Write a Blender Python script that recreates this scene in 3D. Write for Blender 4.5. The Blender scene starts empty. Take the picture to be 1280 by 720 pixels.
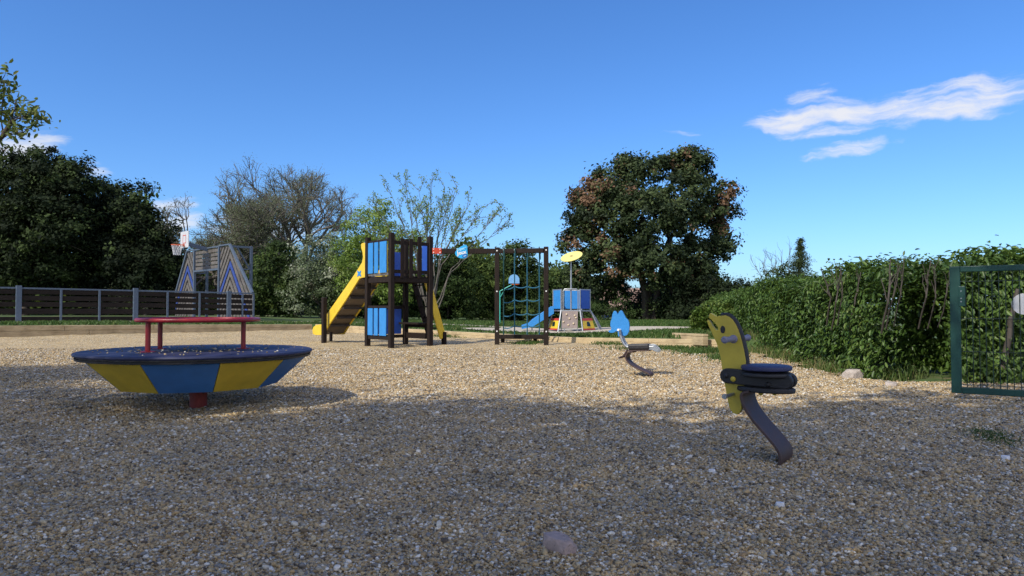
import bpy, math, random
import numpy as np
from mathutils import Vector, Matrix, noise as mnoise

rng = np.random.default_rng(11)
random.seed(11)
S = bpy.context.scene
COL = S.collection
R_ = math.radians

# ------------------------------------------------------------------ measuring: a pixel of the photograph to a point of the place
F = 900.0
PITCH = math.atan(25 / F)
CAMZ = 0.85
CP, SP = math.cos(PITCH), math.sin(PITCH)

def ray(px, py):
    u, v = (px - 640) / F, (360 - py) / F
    return Vector((u, CP - v * SP, SP + v * CP))

def at(px, py, Y):
    d = ray(px, py)
    return Vector((0, 0, CAMZ)) + d * (Y / d.y)

def gnd(px, py, z=0.0):
    d = ray(px, py)
    return Vector((0, 0, CAMZ)) + d * ((z - CAMZ) / d.z)

def onplane(px, py, P0, n):
    d = ray(px, py)
    c = Vector((0, 0, CAMZ))
    return c + d * ((Vector(P0) - c).dot(n) / d.dot(n))

# ------------------------------------------------------------------ node helpers
def nd(nt, kind, **kw):
    n = nt.nodes.new(kind)
    for k, v in kw.items():
        if k.startswith('i_'):
            key = k[2:]
            key = int(key) if key.isdigit() else key.replace('_', ' ')
            n.inputs[key].default_value = v
        else:
            setattr(n, k, v)
    return n

def lk(nt, a, b):
    nt.links.new(a, b)

def c4(c):
    return (c[0], c[1], c[2], 1.0)

def ramp(nt, fac, stops, interp='LINEAR'):
    r = nt.nodes.new('ShaderNodeValToRGB')
    r.color_ramp.interpolation = interp
    while len(r.color_ramp.elements) < len(stops):
        r.color_ramp.elements.new(0.5)
    for e, (p, c) in zip(r.color_ramp.elements, stops):
        e.position = p
        e.color = c4(c)
    lk(nt, fac, r.inputs[0])
    return r.outputs[0]

def base_mat(name):
    m = bpy.data.materials.new(name)
    m.use_nodes = True
    nt = m.node_tree
    b = nt.nodes['Principled BSDF']
    return m, nt, b

def coord(nt, scale=(1, 1, 1)):
    tc = nt.nodes.new('ShaderNodeTexCoord')
    mp = nt.nodes.new('ShaderNodeMapping')
    mp.inputs['Scale'].default_value = scale
    lk(nt, tc.outputs['Object'], mp.inputs['Vector'])
    return mp.outputs[0]

def noise(nt, vec, scale, detail=4, rough=0.6, dist=0.0):
    n = nd(nt, 'ShaderNodeTexNoise')
    n.inputs['Scale'].default_value = scale
    n.inputs['Detail'].default_value = detail
    n.inputs['Roughness'].default_value = rough
    n.inputs['Distortion'].default_value = dist
    lk(nt, vec, n.inputs['Vector'])
    return n.outputs['Fac']

def bump(nt, h, b, strength=0.3, dist=0.01):
    bp = nd(nt, 'ShaderNodeBump')
    bp.inputs['Strength'].default_value = strength
    bp.inputs['Distance'].default_value = dist
    lk(nt, h, bp.inputs['Height'])
    lk(nt, bp.outputs[0], b.inputs['Normal'])

def paint(name, col, rough=0.45, var=0.18, scale=9, metal=0.0, wear=None, wear_at=0.66, bmp=0.08):
    """Painted board, coated metal or plastic with uneven wear."""
    m, nt, b = base_mat(name)
    v = coord(nt)
    f = noise(nt, v, scale, 6, 0.65)
    lo = [c * (1 - var) for c in col]
    hi = [min(1, c * (1 + var)) for c in col]
    stops = [(0.3, lo), (0.7, hi)]
    out = ramp(nt, f, stops)
    if wear:
        f2 = noise(nt, v, scale * 3.1, 8, 0.7, 0.6)
        w = ramp(nt, f2, [(wear_at - 0.03, (0, 0, 0)), (wear_at + 0.05, (1, 1, 1))])
        mx = nd(nt, 'ShaderNodeMix', data_type='RGBA')
        lk(nt, w, mx.inputs[0]); lk(nt, out, mx.inputs[6])
        mx.inputs[7].default_value = c4(wear)
        out = mx.outputs[2]
    lk(nt, out, b.inputs['Base Color'])
    rr = ramp(nt, f, [(0.2, (rough - 0.1,) * 3), (0.8, (rough + 0.12,) * 3)])
    lk(nt, rr, b.inputs['Roughness'])
    b.inputs['Metallic'].default_value = metal
    if bmp:
        bump(nt, noise(nt, v, scale * 9, 3), b, bmp, 0.01)
    return m

def wood(name, dark, light, grain=(3, 3, 40), rough=0.75, knots=True):
    m, nt, b = base_mat(name)
    v = coord(nt, grain)
    f = noise(nt, v, 1.6, 8, 0.7, 0.4)
    out = ramp(nt, f, [(0.28, dark), (0.55, [(a + c) / 2 for a, c in zip(dark, light)]), (0.75, light)])
    if knots:
        g = noise(nt, coord(nt), 2.3, 3, 0.6)
        mx = nd(nt, 'ShaderNodeMix', data_type='RGBA', blend_type='MULTIPLY')
        mx.inputs[0].default_value = 0.7
        lk(nt, out, mx.inputs[6])
        lk(nt, ramp(nt, g, [(0.3, (0.55, 0.52, 0.5)), (0.55, (1, 1, 1))]), mx.inputs[7])
        out = mx.outputs[2]
    lk(nt, out, b.inputs['Base Color'])
    b.inputs['Roughness'].default_value = rough
    b.inputs['Specular IOR Level'].default_value = .2
    bump(nt, f, b, 0.35, 0.01)
    return m

def leafmat(name, stops, rough=0.5, trans=0.3, spec=0.4):
    m, nt, b = base_mat(name)
    a = nd(nt, 'ShaderNodeAttribute', attribute_name='tone')
    out = ramp(nt, a.outputs['Fac'], stops)
    lk(nt, out, b.inputs['Base Color'])
    b.inputs['Roughness'].default_value = rough
    b.inputs['Specular IOR Level'].default_value = spec
    t = nd(nt, 'ShaderNodeBsdfTranslucent')
    hs = nd(nt, 'ShaderNodeHueSaturation')
    hs.inputs['Value'].default_value = 1.5
    hs.inputs['Hue'].default_value = 0.485
    lk(nt, out, hs.inputs['Color']); lk(nt, hs.outputs[0], t.inputs['Color'])
    mx = nd(nt, 'ShaderNodeMixShader')
    mx.inputs[0].default_value = trans
    lk(nt, b.outputs[0], mx.inputs[1]); lk(nt, t.outputs[0], mx.inputs[2])
    lk(nt, mx.outputs[0], nt.nodes['Material Output'].inputs[0])
    return m

M = {}
M['dark_wood'] = wood('dark_stained_wood', (0.010, 0.007, 0.006), (0.032, 0.021, 0.016), (14, 14, 3), knots=False)
M['board_wood'] = wood('dark_court_boards', (0.010, 0.007, 0.0055), (0.030, 0.022, 0.017), (5, 5, 30), knots=False)
M['grey_slat'] = wood('weathered_slats', (0.05, 0.046, 0.043), (0.23, 0.213, 0.198), (9, 9, 9))
M['court_blue'] = paint('faded_blue_slat', (0.022, 0.050, 0.22), 0.6, 0.2, 9)
M['court_white'] = paint('dull_white', (0.50, 0.51, 0.53), 0.6, 0.06, 9)
M['sleeper'] = wood('pale_sleeper', (0.36, 0.27, 0.15), (0.62, 0.50, 0.31), (2.2, 2.2, 28))
M['blue'] = paint('blue_board', (0.030, 0.22, 0.56), 0.42, 0.10, 5)
M['blue_deep_or_shaded'] = paint('deep_or_shaded_blue', (0.018, 0.075, 0.38), 0.42, 0.12, 5)  # darker copy of blue, shade put into board colour; true deep blue elsewhere
M['yellow'] = paint('yellow_board', (0.70, 0.49, 0.035), 0.45, 0.10, 5)
M['mgr_yellow'] = paint('merry_yellow', (0.62, 0.44, 0.045), 0.5, 0.12, 7, wear=(0.30, 0.22, 0.08), wear_at=0.72)
M['mgr_blue'] = paint('merry_blue', (0.045, 0.165, 0.42), 0.5, 0.12, 7, wear=(0.09, 0.16, 0.26), wear_at=0.72)
M['rider_yellow'] = paint('rider_yellow', (0.55, 0.42, 0.045), 0.5, 0.12, 6, wear=(0.34, 0.26, 0.08), wear_at=0.73)
M['red'] = paint('red_paint', (0.28, 0.012, 0.018), 0.35, 0.15, 12)
M['red_flat'] = paint('red_board', (0.45, 0.045, 0.035), 0.5, 0.12, 8)
M['rust_red'] = paint('red_column', (0.22, 0.025, 0.018), 0.6, 0.25, 14)
M['bracket'] = paint('red_bracket', (0.50, 0.05, 0.02), 0.5, 0.1, 12)
M['white'] = paint('white_plastic', (0.78, 0.78, 0.76), 0.45, 0.05, 12)
M['cream_grip'] = paint('grey_grip', (0.20, 0.19, 0.26), 0.55, 0.12, 18)
M['black'] = paint('black_rubber', (0.018, 0.017, 0.020), 0.55, 0.3, 25)
M['deck_blue'] = paint('dark_blue_deck', (0.024, 0.029, 0.078), 0.6, 0.22, 16, wear=(0.06, 0.065, 0.11), wear_at=0.66)
M['seat_blue'] = paint('dark_blue_seat', (0.030, 0.036, 0.105), 0.55, 0.2, 22, wear=(0.07, 0.075, 0.13), wear_at=0.68)
M['spring'] = paint('spring_steel', (0.062, 0.036, 0.032), 0.55, 0.3, 14, metal=0.0, wear=(0.11, 0.055, 0.035), wear_at=0.62)
M['steel'] = paint('galvanised_steel', (0.36, 0.38, 0.40), 0.42, 0.15, 20, metal=0.75)
M['court_steel'] = paint('court_steel', (0.085, 0.115, 0.16), 0.6, 0.15, 15, metal=0.2)
M['green'] = paint('green_gate_paint', (0.003, 0.046, 0.035), 0.45, 0.12, 14)
M['green_dark'] = paint('dark_green_paint', (0.004, 0.020, 0.016), 0.42, 0.12, 14)
M['rope'] = paint('blue_rope', (0.020, 0.13, 0.22), 0.8, 0.25, 60)
M['rope_dark'] = paint('dark_rope', (0.015, 0.075, 0.085), 0.8, 0.25, 60)
M['sign_blue'] = paint('sign_blue', (0.020, 0.36, 0.72), 0.35, 0.05, 8)
M['sign_pale'] = paint('sign_pale_blue', (0.30, 0.66, 0.90), 0.4, 0.03, 8)
M['chute'] = paint('slide_underside', (0.15, 0.115, 0.085), 0.65, 0.2, 9)
M['chute_rib'] = paint('slide_rib', (0.045, 0.034, 0.026), 0.65, 0.2, 9)
M['rock_wall'] = paint('climbing_wall', (0.22, 0.175, 0.16), 0.8, 0.22, 14)
M['hold'] = paint('climbing_hold', (0.52, 0.42, 0.28), 0.7, 0.15, 30)
M['disc_yellow'] = paint('pale_yellow_disc', (0.74, 0.66, 0.20), 0.5, 0.05, 8)
M['aqua'] = paint('aqua_post', (0.05, 0.42, 0.33), 0.4, 0.1, 12)
M['backboard'] = paint('blue_backboard', (0.16, 0.36, 0.62), 0.4, 0.08, 10)
M['orange'] = paint('orange_rim', (0.62, 0.10, 0.02), 0.4, 0.05, 10)
M['bark'] = wood('dark_bark', (0.030, 0.024, 0.019), (0.115, 0.095, 0.078), (4, 4, 1.2), knots=False)
M['bark_grey'] = wood('grey_bark', (0.070, 0.061, 0.052), (0.19, 0.172, 0.148), (6, 6, 2), knots=False)
M['stem'] = wood('hedge_stems', (0.045, 0.038, 0.032), (0.14, 0.122, 0.105), (9, 9, 3), knots=False)
M['plaster'] = paint('cream_plaster', (0.62, 0.52, 0.42), 0.85, 0.08, 2)
M['rock'] = paint('pale_rock', (0.42, 0.36, 0.31), 0.85, 0.25, 14, wear=(0.22, 0.18, 0.15), wear_at=0.6, bmp=0.5)
M['rock_pink'] = paint('buff_stone', (0.40, 0.30, 0.265), 0.85, 0.25, 22, wear=(0.16, 0.12, 0.10), wear_at=0.6, bmp=0.5)
M['rock_white'] = paint('white_stone', (0.70, 0.69, 0.68), 0.7, 0.12, 30, bmp=0.4)

M['holm'] = leafmat('holm_oak_leaves', [(0.0, (0.014, 0.024, 0.010)), (0.45, (0.034, 0.054, 0.019)), (0.80, (0.085, 0.115, 0.038)),
                                       (0.86, (0.12, 0.072, 0.040)), (1.0, (0.19, 0.112, 0.064))], 0.65, 0.18, 0.22)
M['dark_leaf'] = leafmat('dark_leaves', [(0.0, (0.006, 0.011, 0.005)), (0.6, (0.013, 0.022, 0.008)), (1.0, (0.060, 0.090, 0.026))], 0.75, 0.15, 0.15)
M['thicket'] = leafmat('thicket_leaves', [(0.0, (0.020, 0.036, 0.010)), (0.5, (0.050, 0.085, 0.020)), (0.85, (0.115, 0.16, 0.035)), (1.0, (0.15, 0.17, 0.05))], 0.7, 0.28, 0.2)
M['fresh'] = leafmat('fresh_leaves', [(0.0, (0.080, 0.135, 0.022)), (0.5, (0.165, 0.255, 0.044)), (1.0, (0.30, 0.37, 0.10))], 0.5, 0.4)
M['blossom'] = leafmat('pale_blossom_leaves', [(0.0, (0.055, 0.085, 0.030)), (0.5, (0.12, 0.16, 0.075)), (0.75, (0.26, 0.29, 0.20)), (1.0, (0.50, 0.50, 0.42))], 0.6, 0.3)
M['oakbud'] = leafmat('oak_bud_leaves', [(0.0, (0.08, 0.10, 0.05)), (0.6, (0.16, 0.195, 0.095)), (1.0, (0.26, 0.29, 0.16))], 0.6, 0.3)
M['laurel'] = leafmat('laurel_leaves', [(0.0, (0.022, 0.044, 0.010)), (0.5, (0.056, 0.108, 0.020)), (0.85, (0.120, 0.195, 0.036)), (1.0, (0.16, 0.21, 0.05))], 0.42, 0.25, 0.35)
M['blade'] = leafmat('grass_blades', [(0.0, (0.030, 0.070, 0.012)), (0.55, (0.065, 0.125, 0.022)), (0.85, (0.13, 0.17, 0.045)), (1.0, (0.34, 0.29, 0.13))], 0.6, 0.3)

# ------------------------------------------------------------------ geometry helpers
WL = {}

def tag(o, label=None, cat=None, group=None, kind=None):
    if label: o['label'] = label
    if cat: o['category'] = cat
    if group: o['group'] = group
    if kind: o['kind'] = kind
    return o

def thing(name, label, cat, loc, group=None, kind=None):
    o = bpy.data.objects.new(name, None)
    o.empty_display_size = 0.2
    COL.objects.link(o)
    o.location = loc
    WL[o.name] = Vector(loc)
    return tag(o, label, cat, group, kind)

def link(name, me, mat, parent, org):
    o = bpy.data.objects.new(name, me)
    COL.objects.link(o)
    if mat: me.materials.append(mat)
    if parent is not None:
        o.parent = parent
        o.location = Vector(org) - WL[parent.name]
    else:
        o.location = org
    WL[o.name] = Vector(org)
    return o

class MB:
    def __init__(s):
        s.v, s.f = [], []
    def add(s, vs, fs):
        k = len(s.v)
        s.v += [Vector(v) for v in vs]
        s.f += [tuple(i + k for i in f) for f in fs]
        return s
    def box(s, c, size, ax=None):
        c = Vector(c)
        X, Y, Z = ax if ax else (Vector((1, 0, 0)), Vector((0, 1, 0)), Vector((0, 0, 1)))
        hx, hy, hz = [q / 2 for q in size]
        vs = [c + X * (a * hx) + Y * (b * hy) + Z * (d * hz) for a in (-1, 1) for b in (-1, 1) for d in (-1, 1)]
        return s.add(vs, [(0, 1, 3, 2), (4, 6, 7, 5), (0, 4, 5, 1), (2, 3, 7, 6), (0, 2, 6, 4), (1, 5, 7, 3)])
    def beam(s, p0, p1, w, h, up=(0, 0, 1)):
        p0, p1 = Vector(p0), Vector(p1)
        X = (p1 - p0).normalized()
        Y = Vector(up).cross(X).normalized()
        Z = X.cross(Y).normalized()
        return s.box((p0 + p1) / 2, ((p1 - p0).length, w, h), (X, Y, Z))
    def tube(s, pts, r, n=8, caps=True, closed=False):
        pts = [Vector(p) for p in pts]
        m = len(pts)
        rs = r if isinstance(r, (list, tuple)) else [r] * m
        k0 = len(s.v)
        prevn = None
        for i, p in enumerate(pts):
            if closed: t = pts[(i + 1) % m] - pts[i - 1]
            else: t = pts[min(i + 1, m - 1)] - pts[max(i - 1, 0)]
            t.normalize()
            if prevn is None:
                a = Vector((0, 0, 1)) if abs(t.z) < 0.9 else Vector((1, 0, 0))
                nn = t.cross(a).normalized()
            else:
                nn = (prevn - t * prevn.dot(t)).normalized()
            prevn = nn
            bb = t.cross(nn)
            for j in range(n):
                a = 2 * math.pi * j / n
                s.v.append(p + (nn * math.cos(a) + bb * math.sin(a)) * rs[i])
        for i in range(m if closed else m - 1):
            a0, b0 = k0 + i * n, k0 + ((i + 1) % m) * n
            for j in range(n):
                s.f.append((a0 + j, a0 + (j + 1) % n, b0 + (j + 1) % n, b0 + j))
        if caps and not closed:
            s.f.append(tuple(k0 + j for j in reversed(range(n))))
            s.f.append(tuple(k0 + (m - 1) * n + j for j in range(n)))
        return s
    def cyl(s, p0, p1, r, n=16, r1=None):
        return s.tube([p0, p1], [r, r if r1 is None else r1], n)
    def prism(s, poly, vec):
        poly = [Vector(p) for p in poly]; vec = Vector(vec)
        n = len(poly)
        vs = [p - vec / 2 for p in poly] + [p + vec / 2 for p in poly]
        fs = [tuple(reversed(range(n))), tuple(range(n, 2 * n))] + [(i, (i + 1) % n, n + (i + 1) % n, n + i) for i in range(n)]
        return s.add(vs, fs)
    def lathe(s, prof, c, n=48, rot=0.0):
        c = Vector(c); k = len(s.v); m = len(prof)
        for r, z in prof:
            for j in range(n):
                a = rot + 2 * math.pi * j / n
                s.v.append(c + Vector((r * math.cos(a), r * math.sin(a), z)))
        for i in range(m - 1):
            for j in range(n):
                s.f.append((k + i * n + j, k + i * n + (j + 1) % n, k + (i + 1) * n + (j + 1) % n, k + (i + 1) * n + j))
        s.f.append(tuple(k + j for j in reversed(range(n))))
        s.f.append(tuple(k + (m - 1) * n + j for j in range(n)))
        return s
    def build(s, name, mat, parent=None, smooth=False, bev=0.0, org=None):
        if org is None:
            if parent is not None: org = WL[parent.name]
            else:
                xs = [v.x for v in s.v]; ys = [v.y for v in s.v]
                org = Vector(((min(xs) + max(xs)) / 2, (min(ys) + max(ys)) / 2, min(v.z for v in s.v)))
        me = bpy.data.meshes.new(name)
        me.from_pydata([v - org for v in s.v], [], s.f)
        import bmesh
        b = bmesh.new(); b.from_mesh(me)
        bmesh.ops.recalc_face_normals(b, faces=b.faces)
        b.to_mesh(me); b.free()
        if smooth:
            me.polygons.foreach_set('use_smooth', [True] * len(me.polygons))
            me.set_sharp_from_angle(angle=R_(38))
        o = link(name, me, mat, parent, org)
        if bev:
            md = o.modifiers.new('bevel', 'BEVEL'); md.width = bev; md.segments = 2; md.limit_method = 'ANGLE'; md.angle_limit = R_(40)
        return o

def np_mesh(name, V, idx, per, mat, parent=None, org=(0, 0, 0), tone=None, smooth=False):
    """V (n,3) world coords, idx flat loop indices, per = corners per face."""
    me = bpy.data.meshes.new(name)
    V = np.asarray(V, np.float32) - np.array(org, np.float32)
    nf = len(idx) // per
    me.vertices.add(len(V)); me.vertices.foreach_set('co', V.ravel())
    me.loops.add(len(idx)); me.loops.foreach_set('vertex_index', np.asarray(idx, np.int32))
    me.polygons.add(nf); me.polygons.foreach_set('loop_start', np.arange(0, nf * per, per, dtype=np.int32))
    if smooth: me.polygons.foreach_set('use_smooth', np.ones(nf, bool))
    me.update(calc_edges=True)
    if tone is not None:
        a = me.attributes.new('tone', 'FLOAT', 'POINT')
        a.data.foreach_set('value', np.asarray(tone, np.float32))
    return link(name, me, mat, parent, org)

def unit(a):
    return a / np.maximum(np.linalg.norm(a, axis=1, keepdims=True), 1e-9)

def leaf_geo(P, Nn, size, tone, aspect=0.5, fold=0.0, along=None):
    """One small leaf (rhombus, or a pointed six-sided folded leaf when fold > 0) at every point."""
    n = len(P)
    a = rng.normal(size=(n, 3)) if along is None else along + 0.5 * rng.normal(size=(n, 3))
    T = unit(a - Nn * np.sum(a * Nn, axis=1, keepdims=True))
    B = np.cross(Nn, T)
    L = size[:, None]
    if fold <= 0:
        V = np.stack([P - T * L * .5, P + B * L * aspect * .5 + T * L * .05, P + T * L * .5, P - B * L * aspect * .5 + T * L * .05], 1).reshape(-1, 3)
        idx = np.arange(4 * n)
        return V, idx, 4, np.repeat(tone, 4)
    w = L * aspect * .5
    up = Nn * L * fold
    V = np.stack([P - T * L * .5, P - T * L * .15 + B * w * .95 + up, P + T * L * .22 + B * w * .8 + up * .7, P + T * L * .5 - Nn * L * .1,
                  P + T * L * .22 - B * w * .8 + up * .7, P - T * L * .15 - B * w * .95 + up], 1).reshape(-1, 3)
    k = (np.arange(n) * 6)[:, None]
    idx = np.concatenate([k + np.array([[0, 1, 2, 3]]), k + np.array([[0, 3, 4, 5]])], 1).ravel()
    return V, idx, 4, np.repeat(tone, 6)

def clumps(lobes, dens, per, cr, size, tone_mid=0.45, tone_var=0.25, shell=0.55, up=0.5, patch=None, aspect=0.55, flat=0.7):
    """Leaf clumps spread through the outer part of ellipsoid lobes. lobes: (centre, (rx, ry, rz))."""
    Ps, Ns, Ss, Ts = [], [], [], []
    for li, (c, r) in enumerate(lobes):
        c = np.array(c); r = np.array(r)
        area = (r[0] * r[1] * r[2]) ** (2 / 3)
        k = max(3, int(dens * area))
        d = unit(rng.normal(size=(k, 3)))
        rad = shell + (1 - shell) * rng.random(k) ** 0.6
        rad *= 1 + 0.16 * rng.normal(size=k)
        cc = c + d * r * rad[:, None]
        ct = np.clip(tone_mid + tone_var * rng.normal(size=k), 0, .82)
        if patch is not None:
            for (pc, pr) in patch:
                hit = np.linalg.norm((cc - np.array(pc)) / np.array(pr), axis=1) < 1
                ct[hit] = np.where(rng.random(hit.sum()) < .62, .93 + .05 * rng.normal(size=hit.sum()), ct[hit])
        pn = np.maximum(4, (per * (0.5 + rng.random(k))).astype(int))
        ii = np.repeat(np.arange(k), pn)
        off = rng.normal(size=(len(ii), 3)) * cr * np.array([1, 1, flat]) * (0.6 + 0.8 * rng.random(k))[ii][:, None]
        P = cc[ii] + off
        Nn = unit(d[ii] * 0.7 + np.array([0, 0, up]) + unit(off) * .5 + 0.65 * rng.normal(size=(len(ii), 3)))
        Ps.append(P); Ns.append(Nn)
        Ss.append(size * (0.6 + 0.8 * rng.random(len(ii))))
        Ts.append(np.clip(ct[ii] + 0.07 * rng.normal(size=len(ii)), 0, 1))
    return np.concatenate(Ps), np.concatenate(Ns), np.concatenate(Ss), np.concatenate(Ts)

def seg_mesh(name, segs, mat, parent, n=6):
    """segs: list of (p0, p1, r0, r1) tapered pieces of trunk, limb and twig."""
    A = np.array([s[0][:] for s in segs], float); Bp = np.array([s[1][:] for s in segs], float)
    r0 = np.array([s[2] for s in segs]); r1 = np.array([s[3] for s in segs])
    T = unit(Bp - A)
    ref = np.where(np.abs(T[:, 2:3]) < .9, np.array([[0, 0, 1.]]), np.array([[1., 0, 0]]))
    U = unit(np.cross(T, ref)); W = np.cross(T, U)
    ang = 2 * np.pi * np.arange(n) / n
    ring = U[:, None, :] * np.cos(ang)[None, :, None] + W[:, None, :] * np.sin(ang)[None, :, None]
    ov = T * (r1 * .4)[:, None]
    V = np.concatenate([A[:, None] + ring * r0[:, None, None], (Bp + ov)[:, None] + ring * r1[:, None, None]], 1).reshape(-1, 3)
    k = (np.arange(len(segs)) * 2 * n)[:, None]
    q = np.array([[j, (j + 1) % n, n + (j + 1) % n, n + j] for j in range(n)]).ravel()[None]
    return np_mesh(name, V, (k + q).ravel(), 4, mat, parent, WL[parent.name], smooth=True)

def limb(segs, p, q, r0, r1, wob=0.12, n=6, rnd=random):
    """A wobbly tapered limb from p to q."""
    p, q = Vector(p), Vector(q)
    L = (q - p).length
    last = p; lr = r0
    for i in range(1, n + 1):
        t = i / n
        x = p.lerp(q, t)
        if i < n: x += Vector((rnd.gauss(0, 1), rnd.gauss(0, 1), rnd.gauss(0, .6))) * wob * L / n
        r = r0 + (r1 - r0) * t
        segs.append((last, x, lr, r)); last, lr = x, r
    return last

def grow(segs, tips, p, d, L, r, depth, spread=0.6, gnarl=0.25, upw=0.1, kids=(2, 3), shrink=.74, rnd=random):
    """Recursive branching for trees whose limbs can be seen."""
    steps = max(2, int(4 - depth * .3))
    pts = p
    for i in range(steps):
        d = (d + Vector((rnd.gauss(0, gnarl), rnd.gauss(0, gnarl), rnd.gauss(0, gnarl) + upw))).normalized()
        q = pts + d * (L / steps)
        rr = r * (1 - .3 * (i + 1) / steps)
        segs.append((pts, q, r * (1 - .3 * i / steps), rr))
        if depth <= 2 and rnd.random() < .8: tips.append((q, d))
        if depth > 0 and i > 0 and rnd.random() < .35:
            ax = Vector((rnd.gauss(0, 1), rnd.gauss(0, 1), rnd.gauss(0, .7))).normalized()
            grow(segs, tips, q, (d + ax * spread * 1.2).normalized(), L * shrink * .75, rr * .5, depth - 1, spread, gnarl, upw, kids, shrink, rnd)
        pts = q
    if depth <= 0:
        tips.append((pts, d)); return
    for k in range(rnd.randint(*kids)):
        ax = Vector((rnd.gauss(0, 1), rnd.gauss(0, 1), rnd.gauss(0, .7))).normalized()
        grow(segs, tips, pts, (d + ax * spread).normalized(), L * shrink * rnd.uniform(.8, 1.15), r * .62, depth - 1, spread, gnarl, upw, kids, shrink, rnd)

def add_crown(name, root, mat, lobes, dens, per, cr, size, **kw):
    fold = kw.pop('fold', 0.0)
    P, Nn, Sz, T = clumps(lobes, dens, per, cr, size, **kw)
    V, idx, per4, tone = leaf_geo(P, Nn, Sz, T, kw.get('aspect', .55), fold)
    return np_mesh(name, V, idx, per4, mat, root, WL[root.name], tone)

def px_lobes(Y, spec, dr=1.0):
    """lobes given where they are seen: (px, py, half width px, half height px[, dY])."""
    out = []
    for q in spec:
        dY = q[4] if len(q) > 4 else 0
        c = at(q[0], q[1], Y + dY)
        k = (Y + dY) / F
        out.append(((c.x, c.y, c.z), (q[2] * k, (q[2] + q[3]) / 2 * k * dr, q[3] * k)))
    return out

# ------------------------------------------------------------------ the lie of the land
K0 = np.array([4.0, 14.0]); KC = np.array([-6.9, 25.2]); KL = np.array([-20.0, 12.0])
nR = np.array([-0.717, -0.697]); nL = np.array([0.71, -0.704])

def terrace(x, y):
    t = np.interp(x, [-22, -13.3, -6.9, -2, 1.4, 4, 9], [.43, .41, .28, .24, .16, .25, .28])
    fall = np.clip((y - 44) / 20, 0, 1)
    return t - 2.6 * fall * fall * (3 - 2 * fall)

def und(x, y):
    return (.013 * np.sin(1.7 * x + .6 * y) * np.sin(1.3 * y - .4 * x) + .009 * np.sin(3.9 * x - 2.1 * y + 1) * np.sin(3.1 * y + 1.1 * x)
            + .005 * np.sin(9.7 * x + 3.3 * y) * np.sin(8.1 * y - 4.7 * x) + .005 * np.sin(6.1 * x + 11.3 * y + 2 * np.sin(2.3 * x)) * np.sin(13.1 * x - 5.7 * y + 2 * np.sin(1.9 * y))
            - .035 * np.exp(-((x + 2.82) ** 2 + (y - 6.5) ** 2) / .5) - .006 * np.exp(-((x - 1.45) ** 2 + (y - 4.0) ** 2) / .25) - .02 * np.exp(-((x - 1.7) ** 2 + (y - 9.3) ** 2) / .4))

def kerb_d(x, y):
    dR = (x - K0[0]) * nR[0] + (y - K0[1]) * nR[1]
    dL = (x - KC[0]) * nL[0] + (y - KC[1]) * nL[1]
    return dR, dL

def gravel_z(x, y):
    dR, dL = kerb_d(x, y)
    a = np.clip(1 - dR / 3.0, 0, 1); b = np.clip(1 - dL / 3.5, 0, 1)
    sm = lambda t: t * t * (3 - 2 * t)
    return np.maximum(.055 * sm(a), .10 * sm(b)) + und(x, y)

def ground_z(x, y):
    dR, dL = kerb_d(x, y)
    ins = (dR > -.25) & (dL > -.25)
    g = gravel_z(x, y) - .06
    verge = np.clip((x - 4.3 - .2 * np.sin(y * 3)) / .5, 0, 1) * .07
    return np.where(ins, g + np.where(y > 8.35, verge, 0), terrace(x, y))

def gz(x, y):
    return float(ground_z(np.array(float(x)), np.array(float(y))))

def edge_x(y):      # where gravel gives way to the grass along the hedge
    return np.interp(y, [-8, 8.12, 8.3, 8.5, 9.2, 11.4, 14.2], [9, 9, 4.6, 4.4, 4.2, 4.3, 4.15])

def grid_mesh(name, xs, ys, zf, mat, keep=None, up=0.0):
    X, Y = np.meshgrid(xs, ys)
    Z = zf(X, Y) + up
    V = np.stack([X, Y, Z], -1).reshape(-1, 3)
    nx, ny = len(xs), len(ys)
    i, j = np.meshgrid(np.arange(nx - 1), np.arange(ny - 1))
    a = (j * nx + i)
    if keep is not None:
        cx = (X[:-1, :-1] + X[1:, 1:]) / 2; cy = (Y[:-1, :-1] + Y[1:, 1:]) / 2
        a = a[keep(cx, cy)]
    a = a.ravel()[:, None]
    idx = (a + np.array([[0, 1, nx + 1, nx]])).ravel()
    return np_mesh(name, V, idx, 4, mat, smooth=True)

# ---- ground materials
def gravel_material():
    m, nt, b = base_mat('pea_gravel')
    v = coord(nt)
    vo = nd(nt, 'ShaderNodeTexVoronoi'); vo.inputs['Scale'].default_value = 75
    lk(nt, v, vo.inputs['Vector'])
    sep = nd(nt, 'ShaderNodeSeparateColor'); lk(nt, vo.outputs['Color'], sep.inputs[0])
    col = ramp(nt, sep.outputs[0], PEB)
    # dust and damp patches in broad areas
    f = noise(nt, v, 0.9, 5, .6)
    mx = nd(nt, 'ShaderNodeMix', data_type='RGBA', blend_type='MULTIPLY'); mx.inputs[0].default_value = 1
    lk(nt, col, mx.inputs[6]); lk(nt, ramp(nt, f, [(.3, (1.02, .98, .86)), (.7, (1.30, 1.23, 1.04))]), mx.inputs[7])
    mx2 = nd(nt, 'ShaderNodeMix', data_type='RGBA', blend_type='MULTIPLY'); mx2.inputs[0].default_value = 1
    lk(nt, mx.outputs[2], mx2.inputs[6]); lk(nt, ramp(nt, noise(nt, v, 17, 8, .8), [(.36, (.62, .60, .57)), (.5, (1, 1, 1)), (.62, (1.18, 1.16, 1.12))]), mx2.inputs[7])
    lk(nt, mx2.outputs[2], b.inputs['Base Color'])
    b.inputs['Roughness'].default_value = .8
    inv = nd(nt, 'ShaderNodeMath', operation='MULTIPLY'); inv.inputs[1].default_value = -1
    lk(nt, vo.outputs['Distance'], inv.inputs[0])
    bump(nt, inv.outputs[0], b, 1.0, .012)
    return m
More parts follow.
